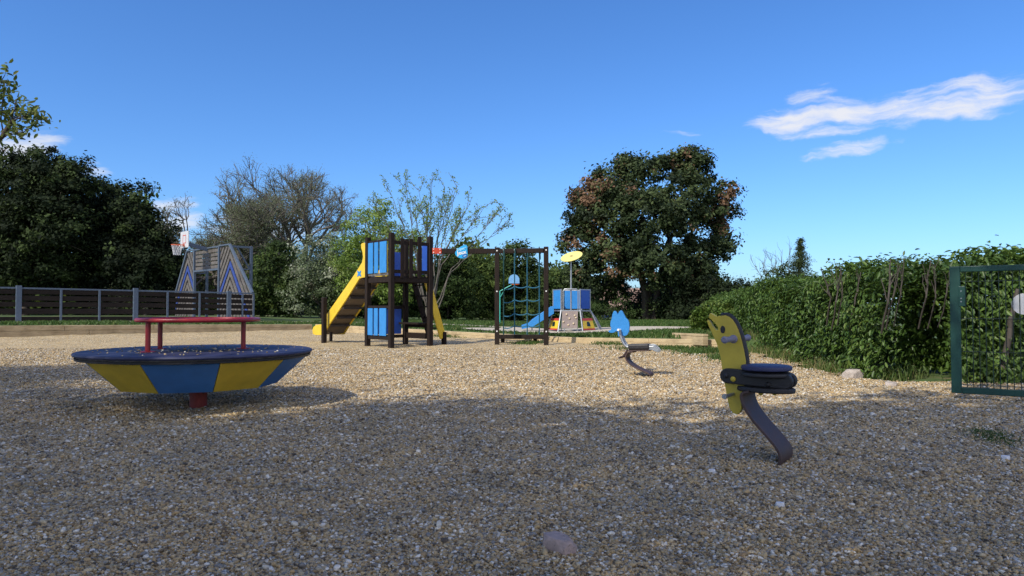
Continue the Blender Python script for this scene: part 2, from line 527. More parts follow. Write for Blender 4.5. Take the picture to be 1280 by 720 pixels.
PEB = [(0.0, (.06, .047, .031)), (.16, (.22, .152, .074)), (.30, (.40, .285, .135)), (.46, (.46, .362, .20)), (.58, (.42, .285, .125)), (.72, (.50, .42, .265)), (.84, (.18, .176, .168)), (.91, (.54, .515, .44)), (1.0, (.74, .71, .63))]
M['gravel'] = gravel_material()

def pebble_material():
    m, nt, b = base_mat('pebble')
    oi = nd(nt, 'ShaderNodeObjectInfo')
    col = ramp(nt, oi.outputs['Random'], PEB)
    f = noise(nt, coord(nt), 1.5, 3)
    pf = noise(nt, oi.outputs['Location'], 2.4, 4, .65)
    pm = nd(nt, 'ShaderNodeMix', data_type='RGBA', blend_type='MULTIPLY'); pm.inputs[0].default_value = 1
    lk(nt, col, pm.inputs[6]); lk(nt, ramp(nt, pf, [(.32, (.74, .78, .84)), (.5, (1, 1, 1)), (.68, (1.14, 1.12, 1.07))]), pm.inputs[7])
    col = pm.outputs[2]
    mx = nd(nt, 'ShaderNodeMix', data_type='RGBA', blend_type='MULTIPLY'); mx.inputs[0].default_value = 1
    lk(nt, col, mx.inputs[6]); lk(nt, ramp(nt, f, [(.3, (.82, .80, .78)), (.7, (1.12, 1.1, 1.08))]), mx.inputs[7])
    lk(nt, mx.outputs[2], b.inputs['Base Color'])
    b.inputs['Roughness'].default_value = .55
    return m
M['pebble'] = pebble_material()

def ground_material():
    m, nt, b = base_mat('meadow')
    v = coord(nt)
    f = noise(nt, v, .55, 6, .65)
    f2 = noise(nt, v, 14, 5, .7)
    g = ramp(nt, f2, [(.3, (.030, .055, .012)), (.55, (.060, .105, .022)), (.75, (.105, .14, .040))])
    e = ramp(nt, f2, [(.3, (.15, .115, .065)), (.7, (.27, .22, .13))])
    mx = nd(nt, 'ShaderNodeMix', data_type='RGBA')
    lk(nt, ramp(nt, f, [(.54, (0, 0, 0)), (.68, (1, 1, 1))]), mx.inputs[0])
    lk(nt, g, mx.inputs[6]); lk(nt, e, mx.inputs[7])
    lk(nt, mx.outputs[2], b.inputs['Base Color'])
    b.inputs['Roughness'].default_value = .95
    bump(nt, f2, b, .8, .03)
    return m
M['ground'] = ground_material()

def sand_material(name, a, c):
    m, nt, b = base_mat(name)
    v = coord(nt)
    f = noise(nt, v, 30, 6, .75)
    lk(nt, ramp(nt, f, [(.3, a), (.7, c)]), b.inputs['Base Color'])
    b.inputs['Roughness'].default_value = .9
    bump(nt, f, b, .5, .02)
    return m
M['path'] = sand_material('pale_path', (.34, .29, .22), (.55, .49, .39))
M['court'] = sand_material('court_asphalt', (.26, .25, .23), (.38, .36, .33))

def ax_steps(lo, hi, f0, f1, step, far):
    core = np.arange(f0, f1 + 1e-6, step)
    a, out = f0, []
    d = step
    while a > lo:
        d *= 1.25; a -= d; out.append(a)
    b, outb = core[-1], []
    d = step
    while b < hi:
        d *= 1.25; b += d; outb.append(b)
    return np.array(out[::-1] + list(core) + outb)

ground = grid_mesh('ground', ax_steps(-900, 900, -24, 10, .2, 0), ax_steps(-300, 1500, -8, 34, .2, 0), ground_z, M['ground'])
tag(ground, 'grassy ground around the playground', None, None, 'structure')

def keep_gravel(x, y):
    dR, dL = kerb_d(x, y)
    wob = .10 * np.sin(4.1 * y) + .07 * np.sin(9.3 * y + 1) + .05 * np.sin(23 * y)
    return (dR > -.12) & (dL > -.12) & (x < edge_x(y) + wob)
gb = grid_mesh('gravel_bed', np.arange(-21, 9.01, .1), np.arange(-5, 26.2, .1), gravel_z, M['gravel'], keep_gravel)
tag(gb, 'tan gravel filling the playground inside the timber kerbs', None, None, 'structure')

def ribbon(name, pts, w, mat, up, label):
    P = [Vector((p[0], p[1], 0)) for p in pts]
    dense = []
    for a, b in zip(P[:-1], P[1:]):
        k = max(2, int((b - a).length / .35))
        dense += [a.lerp(b, i / k) for i in range(k)]
    dense.append(P[-1])
    V, Fc = [], []
    for i, p in enumerate(dense):
        t = (dense[min(i + 1, len(dense) - 1)] - dense[max(i - 1, 0)]).normalized()
        n = Vector((-t.y, t.x, 0))
        for s in (-1, -.5, 0, .5, 1):
            q = p + n * (s * w / 2 * (1 + .08 * math.sin(i * 1.7 + s)))
            V.append((q.x, q.y, gz(q.x, q.y) + up))
    for i in range(len(dense) - 1):
        for k in range(4):
            a = i * 5 + k
            Fc.append((a, a + 5, a + 6, a + 1))
    o = np_mesh(name, V, np.array(Fc).ravel(), 4, mat)
    return tag(o, label, None, None, 'structure')
ribbon('path', [(-20.5, 15.9), (-14.6, 21.55), (-9.6, 26.3), (-7.2, 28.3), (-4.4, 27.6), (-.6, 24.0), (1.0, 22.6)], 1.1, M['path'], .022, 'pale footpath along the court fence')
tarea = MB()
ring = [(1.9 + 3.3 * math.cos(a) * (1 + .1 * math.sin(3 * a)), 20.9 + 2.2 * math.sin(a) * (1 + .1 * math.cos(2 * a))) for a in np.linspace(0, 2 * math.pi, 40, endpoint=False)]
tv = [(1.9, 20.9, gz(1.9, 20.9) + .03)]
for s in (.33, .66, 1.0):
    tv += [(1.9 + (x - 1.9) * s, 20.9 + (y - 20.9) * s, gz(1.9 + (x - 1.9) * s, 20.9 + (y - 20.9) * s) + .03) for x, y in ring]
tf = [(0, 1 + i, 1 + (i + 1) % 40) for i in range(40)]
for k in range(2):
    tf += [(1 + k * 40 + i, 1 + (k + 1) * 40 + i, 1 + (k + 1) * 40 + (i + 1) % 40, 1 + k * 40 + (i + 1) % 40) for i in range(40)]
tarea.add(tv, tf)
tag(tarea.build('sand_bed', M['path'], smooth=True), 'pale sand bed under the small blue climbing house', None, None, 'structure')

# ---- loose pebbles over the near gravel
def pebbles():
    pts, sc = [], []
    for (y0, y1, dens, s) in ((1.7, 3.4, 18500, .0045), (3.4, 5.2, 12000, .0052), (5.2, 7.6, 7000, .0060), (7.6, 10.5, 3600, .0064), (10.5, 15.0, 1100, .0072)):
        w = .80 * y1 + .3
        n = int(dens * 2 * w * (y1 - y0))
        x = (rng.random(n) * 2 - 1) * w; y = y0 + (y1 - y0) * rng.random(n)
        ok = (np.abs(x) < .78 * y + .3) & keep_gravel(x, y)
        x, y = x[ok], y[ok]
        sz = s * np.exp(.32 * rng.normal(size=len(x)))
        pts.append(np.stack([x, y, gravel_z(x, y) + sz * (-.15 + .95 * rng.random(len(x)))], 1)); sc.append(sz)
    return np.concatenate(pts), np.concatenate(sc)

def pebble_nodes(name):
    ng = bpy.data.node_groups.new(name, 'GeometryNodeTree')
    ng.interface.new_socket('Geometry', in_out='INPUT', socket_type='NodeSocketGeometry')
    ng.interface.new_socket('Geometry', in_out='OUTPUT', socket_type='NodeSocketGeometry')
    gi = ng.nodes.new('NodeGroupInput'); go = ng.nodes.new('NodeGroupOutput')
    g2i = ng.nodes.new('GeometryNodeGeometryToInstance')
    for k, (sx, sy, sz) in enumerate(((1.25, .9, .62), (1.0, .85, .75), (1.4, .8, .7), (1.05, 1.0, .55), (1.2, .75, .85))):
        ic = ng.nodes.new('GeometryNodeMeshIcoSphere'); ic.inputs['Radius'].default_value = 1; ic.inputs['Subdivisions'].default_value = 2
        sp = ng.nodes.new('GeometryNodeSetPosition')
        nz = ng.nodes.new('ShaderNodeTexNoise'); nz.noise_dimensions = '4D'; nz.inputs['W'].default_value = k * 3.7; nz.inputs['Scale'].default_value = 1.1; nz.inputs['Detail'].default_value = 1.0
        sub = nd(ng, 'ShaderNodeVectorMath', operation='SUBTRACT'); sub.inputs[1].default_value = (.5, .5, .5)
        mul = nd(ng, 'ShaderNodeVectorMath', operation='SCALE'); mul.inputs['Scale'].default_value = 1.1
        lk(ng, nz.outputs['Color'], sub.inputs[0]); lk(ng, sub.outputs[0], mul.inputs[0]); lk(ng, mul.outputs[0], sp.inputs['Offset'])
        lk(ng, ic.outputs['Mesh'], sp.inputs['Geometry'])
        tr = ng.nodes.new('GeometryNodeTransform'); tr.inputs['Scale'].default_value = (sx, sy, sz)
        lk(ng, sp.outputs[0], tr.inputs['Geometry'])
        sm = ng.nodes.new('GeometryNodeSetShadeSmooth'); lk(ng, tr.outputs[0], sm.inputs[0])
        mt = ng.nodes.new('GeometryNodeSetMaterial'); mt.inputs['Material'].default_value = M['pebble']
        lk(ng, sm.outputs[0], mt.inputs['Geometry'])
        lk(ng, mt.outputs[0], g2i.inputs[0])
    ip = ng.nodes.new('GeometryNodeInstanceOnPoints')
    lk(ng, gi.outputs[0], ip.inputs['Points']); lk(ng, g2i.outputs[0], ip.inputs['Instance'])
    ip.inputs['Pick Instance'].default_value = True
    ri = nd(ng, 'FunctionNodeRandomValue', data_type='INT'); ri.inputs['Min'].default_value = 0; ri.inputs['Max'].default_value = 4
    lk(ng, [o for o in ri.outputs if o.enabled][0], ip.inputs['Instance Index'])
    rv = nd(ng, 'FunctionNodeRandomValue', data_type='FLOAT_VECTOR')
    rv.inputs[0].default_value = (-.5, -.5, 0); rv.inputs[1].default_value = (.5, .5, 6.28)
    lk(ng, rv.outputs[0], ip.inputs['Rotation'])
    na = nd(ng, 'GeometryNodeInputNamedAttribute', data_type='FLOAT'); na.inputs['Name'].default_value = 's'
    lk(ng, na.outputs[0], ip.inputs['Scale'])
    lk(ng, ip.outputs[0], go.inputs[0])
    return ng
PN = pebble_nodes('pebble_scatter')

def scatter(name, P, sz, label):
    me = bpy.data.meshes.new(name)
    me.vertices.add(len(P)); me.vertices.foreach_set('co', np.asarray(P, np.float32).ravel())
    a = me.attributes.new('s', 'FLOAT', 'POINT'); a.data.foreach_set('value', np.asarray(sz, np.float32))
    me.update()
    me.materials.append(M['pebble'])
    o = bpy.data.objects.new(name, me); COL.objects.link(o)
    md = o.modifiers.new('scatter', 'NODES'); md.node_group = PN
    return tag(o, label, 'gravel', None, 'stuff')
scatter('gravel', *pebbles(), 'loose tan and grey gravel in the foreground')

# ------------------------------------------------------------------ timber kerbs
def kerb(name, label, pts, tops, bots, w, seg=2.4, base_off=(0, 0)):
    a, b = Vector((*pts[0], 0)), Vector((*pts[1], 0))
    root = thing(name, label, 'timber edging', ((a + b) / 2).to_tuple()[:2] + (min(bots),))
    L = (b - a).length; n = max(1, round(L / seg))
    d = (b - a).normalized(); nn = Vector((-d.y, d.x, 0))
    rows = 2
    for r in range(rows):
        for i in range(n):
            t0, t1 = i / n, (i + 1) / n
            off = .0 if r == 0 else .6 / L
            u0, u1 = max(0, min(1, t0 - (off if i > 0 else 0))), min(1, t1 - (off if i < n - 1 else 0))
            p0, p1 = a.lerp(b, u0) + d * .004, a.lerp(b, u1) - d * .004
            def zz(u, q):
                lo = np.interp(u, np.linspace(0, 1, len(bots)), bots) - .12
                hi = np.interp(u, np.linspace(0, 1, len(tops)), tops)
                mid = (lo + .12 + hi) / 2
                return ((lo, mid - .002), (mid + .002, hi))[q]
            z0, z1 = zz(u0, r), zz(u1, r)
            hw = w / 2
            j = random.uniform(-.004, .004) + (0 if r == 0 else -.006 * 1)
            vs = []
            for (p, z) in ((p0, z0), (p1, z1)):
                for s in (-1, 1):
                    for k in (0, 1):
                        q = p + nn * (s * hw + j)
                        vs.append((q.x, q.y, z[k] + random.uniform(-.003, .003)))
            m = MB().add(vs, [(0, 1, 3, 2), (4, 6, 7, 5), (0, 4, 5, 1), (2, 3, 7, 6), (0, 2, 6, 4), (1, 5, 7, 3)])
            m.build('sleeper', M['sleeper'], root, bev=.008)
    return root
k0 = Vector((*K0, 0)); kc = Vector((*KC, 0)); kl = Vector((*KL, 0))
sh = Vector((-nR[0], -nR[1], 0)) * .09
kerb('timber_kerb', 'long pale timber kerb behind the slide tower and climbing net', ((k0 + sh)[:2], (kc + sh)[:2]),
     [.235, .165, .20, .25, .28], [.04, .02, .05, .07, .10], .15)
sl = Vector((-nL[0], -nL[1], 0)) * .09
kerb('timber_kerb', 'tall dull timber kerb below the court fence on the left', ((kl + sl)[:2], (kc + sl + Vector((-.06, -.06, 0)))[:2]),
     [.43, .42, .36, .28], [.10, .10, .10, .10], .15)
pA, pB = gnd(882, 424.6, .235), at(843, 420, 15.4)
kerb('timber_kerb', 'short pale timber step at the end of the kerb by the hedge', ((pA.x, pA.y), (pB.x, pB.y)), [.345, .32], [.24, .22], .12, 1.2)

# ------------------------------------------------------------------ merry-go-round
mc = Vector((-2.82, 6.5, 0))
mgr = thing('merry_go_round', 'blue and yellow bowl shaped merry-go-round with a red hand ring', 'merry-go-round', mc)
MB().lathe([(.945, .444), (.978, .447), (.985, .458), (.980, .470), (.968, .475)], mc, 72).build('deck', M['deck_blue'], mgr, True)
MB().lathe([(.93, .412), (.965, .414), (.968, .432), (.955, .434)], mc, 72).build('under_deck', M['black'], mgr, True)
MB().lathe([(.935, .4345), (.952, .4348), (.952, .4436), (.935, .4438)], mc, 72).build('edge_strip', M['grey_slat'], mgr, True)
for k in range(10):
    a0, a1 = R_(-75 + 36 * k - 18), R_(-75 + 36 * k + 18)
    def q(a, r, z): return mc + Vector((r * math.cos(a), r * math.sin(a), z))
    e = .0025
    pts = [q(a0 + e, .925, .411), q(a1 - e, .925, .411), q(a1 - e, .66, .165), q(a0 + e, .66, .165)]
    am = (a0 + a1) / 2
    nv = Vector((math.cos(am) * .68, math.sin(am) * .68, -.73))
    MB().prism(pts, nv * .02).build('side_panel', M['mgr_blue' if k % 2 == 0 else 'mgr_yellow'], mgr, bev=.002)
MB().lathe([(.64, .168), (.64, .19)], mc, 10, R_(-75 - 18)).build('base_plate', M['black'], mgr)
MB().cyl(mc + Vector((0, 0, -.08)), mc + Vector((0, 0, .19)), .075, 24).build('column', M['rust_red'], mgr, True)
MB().tube([mc + Vector((.505 * math.cos(a), .505 * math.sin(a), .745)) for a in np.linspace(0, 2 * math.pi, 64, endpoint=False)], .019, 10, closed=True).build('hand_ring', M['red'], mgr, True)
MB().lathe([(.485, .738), (.495, .742), (.495, .750), (.480, .752)], mc, 64).build('ring_table', M['red'], mgr, True)
vr = Vector((-.398, .917, 0)); vp = Vector((.917, .398, 0))
for (pp, dd) in ((-.40, -.22), (-.33, .30), (.375, .02)):
    p = mc + vp * pp + vr * dd
    MB().cyl(p + Vector((0, 0, .474)), p + Vector((0, 0, .742)), .0215, 16).lathe([(.06, .475), (.06, .481), (.03, .486)], p, 20).build('upright', M['red'], mgr, True)
n = 420
rr = .93 * np.sqrt(rng.random(n)); aa = rng.random(n) * 6.283
keepd = rng.random(n) < np.where(rr < .6, .9, .35)
rr, aa = rr[keepd], aa[keepd]
sz = .0052 * np.exp(.3 * rng.normal(size=len(rr)))
scatter('gravel', np.stack([mc.x + rr * np.cos(aa), mc.y + rr * np.sin(aa), .4745 + sz * .5], 1), sz, 'stray gravel lying on the merry-go-round deck')

# ------------------------------------------------------------------ yellow rocker in the foreground
def rider_frame(G, axd):
    ax = Vector((axd[0], axd[1], 0)).normalized()
    n = Vector((-ax.y, ax.x, 0))
    if n.y > 0: n = -n
    return ax, n

G = gnd(980, 577)
ax, n_ = rider_frame(G, (-.8, .6))
zz1 = lambda x, y: onplane(x / 3.13 + 860, y / 3.13 + 370, G, n_)
rd = thing('spring_rider', 'yellow seal shaped rocker with black seat on a bent steel blade, in the foreground', 'spring rider', G)
prof = [(90, 66), (100, 72), (112, 80), (130, 77), (150, 75), (164, 80), (178, 92), (190, 109), (200, 130), (209, 155), (216, 182), (223, 212), (228, 240), (232, 276), (232, 310),
        (222, 350), (212, 385), (212, 420), (214, 440), (207, 455), (194, 463), (178, 457), (168, 442), (160, 415), (152, 372), (144, 330), (136, 280), (130, 240), (124, 212),
        (114, 182), (100, 152), (86, 122), (77, 99), (79, 92), (86, 96), (98, 116), (112, 133), (121, 133), (121, 124), (110, 108), (94, 92), (84, 85), (86, 75)]
MB().prism([zz1(*p) for p in prof], n_ * .030).build('side_panel', M['rider_yellow'], rd, bev=.003)
edge = [zz1(*p) for p in prof[3:14]]
MB().tube([p + Vector((.002, 0, .001)) for p in edge], .0155, 8).build('edge_trim', M['black'], rd, True)
ey = zz1(140, 131)
MB().prism([ey + ax * (.014 * math.cos(a)) + Vector((0, 0, .022 * math.sin(a))) + n_ * .0155 for a in np.linspace(0, 6.283, 20, endpoint=False)], n_ * .003).build('eye', M['black'], rd)
hp = zz1(182, 168)
for s in (1, -1):
    MB().lathe([(.022, 0), (.026, .004), (.026, .012), (.019, .018)], (0, 0, 0), 20)
    g = MB().tube([hp + n_ * (s * q) for q in ((.015, .022, .026, .145, .158, .166) if s > 0 else (.015, .022, .026, .215, .228, .236))], [.024, .024, .0165, .0165, .0205, .012], 16)
    g.build('hand_grip', M['cream_grip'], rd, True)
fp = zz1(182, 383)
for s in (1, -1):
    MB().tube([fp + n_ * (s * q) for q in (.015, .15, .155, .170)], [.010, .010, .0155, .013], 12).build('foot_peg', M['steel'], rd, True)
# bracket plates either side of the panel, bolted through
b0, b1 = zz1(165, 310), zz1(388, 332)
def slot(p, q, h, seg=10):
    d = (q - p); d.z = 0; d.normalize()
    up = Vector((0, 0, 1)); r = h / 2
    o = []
    for i in range(seg + 1):
        a = math.pi / 2 + math.pi * i / seg
        o.append(p + d * (r * math.cos(a)) + up * (r * math.sin(a)))
    for i in range(seg + 1):
        a = -math.pi / 2 + math.pi * i / seg
        o.append(q + d * (r * math.cos(a)) + up * (r * math.sin(a)))
    return o
for s in (1, -1):
    MB().prism([p + n_ * (s * .036) for p in slot(b0, b1, .086)], n_ * .036).build('bracket', M['black'], rd, bev=.006)
    for (x, y) in ((163, 309), (190, 322), (325, 342)):
        bp = zz1(x, y)
        MB().tube([bp + n_ * (s * .054), bp + n_ * (s * .060), bp + n_ * (s * .068)], [.015, .015, .006], 14).build('bolt', M['rider_yellow' if x == 190 else 'black'], rd, True)
sc = zz1(307, 282)
for (z, th, r, mt, nm) in ((.0, .030, .138, 'seat_blue', 'seat'), (-.034, .026, .138, 'black', 'seat_base')):
    z0 = sc.z - .012 + z
    MB().lathe([(r - .012, z0), (r - .002, z0 + .005), (r, z0 + th * .5), (r - .003, z0 + th - .005), (r - .016, z0 + th)], (sc.x, sc.y, 0), 48).build(nm, M[mt], rd, True)
lp0, lp1 = zz1(232, 364), zz1(380, 366)
lo = []
for i in range(24):
    a = 2 * math.pi * i / 24
    lo.append((lp0 + lp1) / 2 + ax * ((lp1 - lp0).length / 2 + .055) * math.cos(a) + n_ * (.10 * math.sin(a)))
MB().prism(lo, (0, 0, .028)).build('lower_plate', M['black'], rd, bev=.008)
for x in (285, 338):
    p = zz1(x, 380)
    MB().lathe([(.006, p.z - .012), (.014, p.z - .004), (.015, p.z + .010)], (p.x, p.y, 0), 16).build('bolt_cap', M['rider_yellow'], rd, True)
def ribbon_solid(curve, w, th, nrm):
    m = MB(); k = len(curve)
    for i, p in enumerate(curve):
        t = (curve[min(i + 1, k - 1)] - curve[max(i - 1, 0)]).normalized()
        o = t.cross(nrm).normalized()
        m.v += [p - nrm * w / 2 - o * th / 2, p + nrm * w / 2 - o * th / 2, p + nrm * w / 2 + o * th / 2, p - nrm * w / 2 + o * th / 2]
    for i in range(k - 1):
        a = i * 4
        for j in range(4): m.f.append((a + j, a + (j + 1) % 4, a + 4 + (j + 1) % 4, a + 4 + j))
    m.f += [(3, 2, 1, 0), tuple((k - 1) * 4 + j for j in range(4))]
    return m
def smooth_curve(P, k=6):
    out = []
    for i in range(len(P) - 1):
        p0, p1, p2, p3 = P[max(i - 1, 0)], P[i], P[i + 1], P[min(i + 2, len(P) - 1)]
        for j in range(k):
            t = j / k
            out.append(.5 * ((2 * p1) + (p2 - p0) * t + (2 * p0 - 5 * p1 + 4 * p2 - p3) * t * t + (3 * p1 - p0 - 3 * p2 + p3) * t ** 3))
    out.append(P[-1])
    return out
spc = smooth_curve([zz1(*p) for p in ((262, 368), (236, 376), (236, 402), (250, 436), (282, 482), (322, 528), (358, 570), (378, 600), (383, 625), (378, 648), (370, 668), (360, 700))])
ribbon_solid(spc, .225, .014, n_).build('spring_blade', M['spring'], rd, True, bev=.002)

# ------------------------------------------------------------------ blue cat rocker
G2 = gnd(812, 467.5)
ax2, n2 = rider_frame(G2, (-.90, .43))
z2 = lambda x, y: onplane(x / 7.58 + 755, y / 7.58 + 380, G2, n2)
ct = thing('spring_rider', 'blue cat shaped rocker with black seat and bent steel blade, in the sun', 'spring rider', G2)
prof = [(75, 140), (82, 100), (92, 72), (104, 64), (118, 74), (132, 100), (146, 72), (160, 60), (174, 66), (192, 100), (208, 132), (228, 150), (240, 180), (243, 220), (238, 262), (222, 292),
        (200, 303), (178, 300), (165, 285), (158, 262), (155, 286), (146, 308), (136, 306), (134, 280), (132, 258), (112, 258), (104, 268), (78, 274), (56, 270), (44, 258), (48, 248), (66, 246), (72, 232), (62, 205), (64, 170)]
MB().prism([z2(*p) for p in prof], n2 * .03).build('side_panel', M['blue'], ct, bev=.003)
hp = z2(160, 243)
for s in (1, -1):
    MB().tube([hp + n2 * (s * q) for q in (.015, .10, .105, .125)], [.011, .011, .017, .014], 12).build('hand_grip', M['white'], ct, True)
tub = smooth_curve([z2(*p) for p in ((162, 250), (166, 290), (180, 340), (205, 385), (240, 408), (300, 412), (400, 410), (480, 402))])
for s in (1, -1):
    MB().tube([p + n2 * (s * .045) for p in tub], .0165, 12).build('frame_tube', M['steel'], ct, True)
MB().beam(z2(240, 405), z2(440, 402), .16, .075).build('seat', M['black'], ct, bev=.02)
MB().beam(z2(236, 440), z2(440, 437), .13, .02).build('lower_plate', M['spring'], ct, bev=.005)
tl = [z2(*p) for p in ((430, 388), (455, 377), (485, 388), (515, 415), (532, 440), (526, 456), (500, 450), (470, 436), (436, 432))]
MB().prism([p + n2 * .05 for p in tl], n2 * .018).build('tail_plate', M['steel'], ct, bev=.003)
MB().prism([p - n2 * .05 for p in tl], n2 * .018).build('tail_plate', M['steel'], ct, bev=.003)
MB().tube([z2(225, 432), z2(180, 498)], .012, 10).build('foot_bracket', M['spring'], ct, True)
fp = z2(170, 503)
for s in (1, -1):
    MB().tube([fp, fp + n2 * (s * .13)], .013, 10).build('foot_peg', M['spring'], ct, True)
spc = smooth_curve([z2(*p) for p in ((290, 452), (250, 455), (226, 480), (224, 512), (245, 548), (290, 585), (350, 615), (410, 640), (440, 656), (452, 676))])
ribbon_solid(spc, .19, .016, n2).build('spring_blade', M['spring'], ct, True, bev=.002)

# ------------------------------------------------------------------ slide tower and climbing net
B = Vector((-2.59, 15.45, 0))
e1 = Vector((-.656, .755, 0)); e2 = Vector((.755, .656, 0)); UP = Vector((0, 0, 1))
def P(a, b, z): return B + e1 * a + e2 * b + UP * z
tw = thing('play_tower', 'dark timber slide tower with blue boards, yellow slide and climbing net', 'play structure', P(.5, .5, 0))
AX = (e1, e2, UP)
for (a, b, h) in ((0, 0, 2.47), (1, 0, 2.44), (0, 1, 2.45), (1, 1, 2.46)):
    MB().box(P(a, b, h / 2 - .1), (.105, .105, h + .2), AX).build('post', M['dark_wood'], tw, bev=.012)
pf = MB()
for i in range(8):
    pf.box(P(.5, .06 + .1257 * i, 1.525), (.99, .118, .035), AX)
pf.box(P(.0, .5, 1.46), (.06, .86, .10), AX).box(P(1, .5, 1.46), (.06, .86, .10), AX).box(P(.5, 0, 1.46), (.86, .06, .10), AX).box(P(.5, 1, 1.46), (.86, .06, .10), AX)
pf.build('platform', M['dark_wood'], tw, bev=.004)
bl_a = ((.715, .925), (.495, .655), (.145, .425))
for (z0, z1, rails) in ((1.615, 2.30, ((1.585, 'grey_slat', .055), (2.325, 'dark_wood', .045))), (.245, .845, ((.20, 'dark_wood', .085), (.875, 'dark_wood', .055)))):
    for a0, a1 in bl_a:
        MB().box(P((a0 + a1) / 2, -.035, (z0 + z1) / 2), (a1 - a0, .022, z1 - z0), AX).build('blue_board', M['blue'], tw, bev=.006)
    for zr, mm, hh in rails:
        MB().box(P(.5, 0, zr), (.89, .045, hh), AX).build('rail', M[mm], tw, bev=.004)
for b, h in ((.25, 2.36), (.47, 2.36), (.69, 2.42)):
    MB().box(P(-.04, b, (1.50 + h) / 2), (.025, .095, h - 1.50), AX).build('slat', M['dark_wood'], tw, bev=.006)
for zr in (2.27, 1.64):
    MB().box(P(0, .5, zr), (.05, .89, .075), AX).build('rail', M['dark_wood'], tw, bev=.004)
MB().box(P(.20, 1.0, 1.96), (.22, .022, .70), AX).build('blue_board', M['blue_deep_or_shaded'], tw, bev=.006)  # inner boards of the far sides, shade put into their blue
MB().box(P(.375, .99, 1.93), (.10, .022, .64), AX).build('brown_board', M['grey_slat'], tw, bev=.006)
MB().box(P(1.0, .80, 1.86), (.022, .26, .56), AX).build('blue_board', M['blue_deep_or_shaded'], tw, bev=.006)
for b0_, b1_ in ((.10, .34), (.38, .60), (.64, .88)):
    MB().box(P(1.0, (b0_ + b1_) / 2, .54), (.022, b1_ - b0_, .58), AX).build('blue_board', M['blue_deep_or_shaded'], tw, bev=.006)  # inner faces coloured darker blue to stand for shade
for zr in (.20, .87):
    MB().box(P(1, .5, zr), (.045, .89, .075), AX).build('rail', M['dark_wood'], tw, bev=.004)
MB().box(P(.5, .90, .50), (.89, .24, .04), AX).build('bench_seat', M['dark_wood'], tw, bev=.005)
MB().box(P(.5, 1.0, .46), (.89, .04, .10), AX).build('rail', M['dark_wood'], tw, bev=.005)
MB().box(P(.5, 1.0, .22), (.89, .04, .13), AX).build('rail', M['dark_wood'], tw, bev=.005)
# ladder leaving the far right side
for a, mt, w in ((.74, 'dark_wood', .13), (.20, 'yellow', .17)):
    p0, p1 = P(a, 1.03, 1.55), P(a, 1.50, .16)
    MB().beam(p0, p1, .035, w, up=e2).build('ladder_side', M[mt], tw, bev=.005)
    MB().box(P(a, 1.53, .10), (.09, .09, .40), AX).build('ladder_foot', M['dark_wood'], tw, bev=.006)
for i in range(5):
    t = (i + .7) / 5.6
    q0, q1 = P(.22, 1.03 + .47 * t, 1.55 - 1.39 * t), P(.72, 1.03 + .47 * t, 1.55 - 1.39 * t)
    MB().tube([q0, q1], .017, 10).build('rung', M['dark_wood'], tw, True)
# slide
slide_b = .05
P0s = P(1, slide_b, 0)
zs = lambda x, y: onplane(x / 4 + 380, y / 4 + 270, P0s, Vector((-e2.x, -e2.y, 0)))
sl_ = thing  # noqa
prof = [(309, 135), (298, 134), (289, 140), (289, 160), (295, 180), (298, 205), (293, 232), (272, 266), (232, 326), (172, 412), (116, 492), (106, 530), (92, 541), (64, 545), (49, 556), (45, 572), (47, 590), (60, 595), (98, 595), (118, 562),
        (128, 545), (212, 420), (280, 312), (309, 306)]
wid = .56
near = MB().prism([zs(*p) - e2 * .0 for p in prof], e2 * .035).build('slide_panel', M['yellow'], tw, bev=.004)
far_ = MB().prism([zs(*p) + e2 * wid for p in prof], e2 * .035).build('slide_panel', M['yellow'], tw, bev=.004)
ctr = [zs(*p) for p in ((312, 303), (284, 300), (212, 408), (124, 538), (98, 582), (60, 588))]
cm = MB()
for p, q in zip(ctr[:-1], ctr[1:]):
    cm.add([p + e2 * .019, q + e2 * .019, q + e2 * (wid - .019), p + e2 * (wid - .019), p + e2 * .019 - UP * .03, q + e2 * .019 - UP * .03, q + e2 * (wid - .019) - UP * .03, p + e2 * (wid - .019) - UP * .03],
           [(0, 1, 2, 3), (7, 6, 5, 4), (0, 4, 5, 1), (1, 5, 6, 2), (2, 6, 7, 3), (3, 7, 4, 0)])
chute = cm.build('slide_chute', M['chute'], tw)
for (x, y) in ((290, 316), (258, 362), (224, 412), (190, 464), (156, 512), (128, 552)):
    p = zs(x, y - 14)
    MB().beam(p + e2 * .02 - UP * .05, p + e2 * (wid - .02) - UP * .05, .075, .05).build('slide_batten', M['chute_rib'], tw, bev=.003)
MB().beam(zs(116, 580) + e2 * .1, zs(116, 606) + e2 * .1 - UP * .1, .06, .06, up=e1).build('slide_foot', M['dark_wood'], tw)
em = []
for (x, y) in ((-9, -16), (-3, -10), (3, -10), (9, -17), (9, -7), (6, 0), (9, 8), (9, 17), (3, 11), (-3, 11), (-9, 17), (-9, 8), (-6, 0), (-9, -7)):
    em.append(zs(280 + x, 288 + y) - e2 * .021)
MB().prism(em, e2 * .006).build('emblem', M['blue'], near)
bp_ = gnd(405, 428.5)
MB().box((bp_.x, bp_.y, .50), (.105, .105, 1.22), AX).build('post', M['dark_wood'], tw, bev=.012)
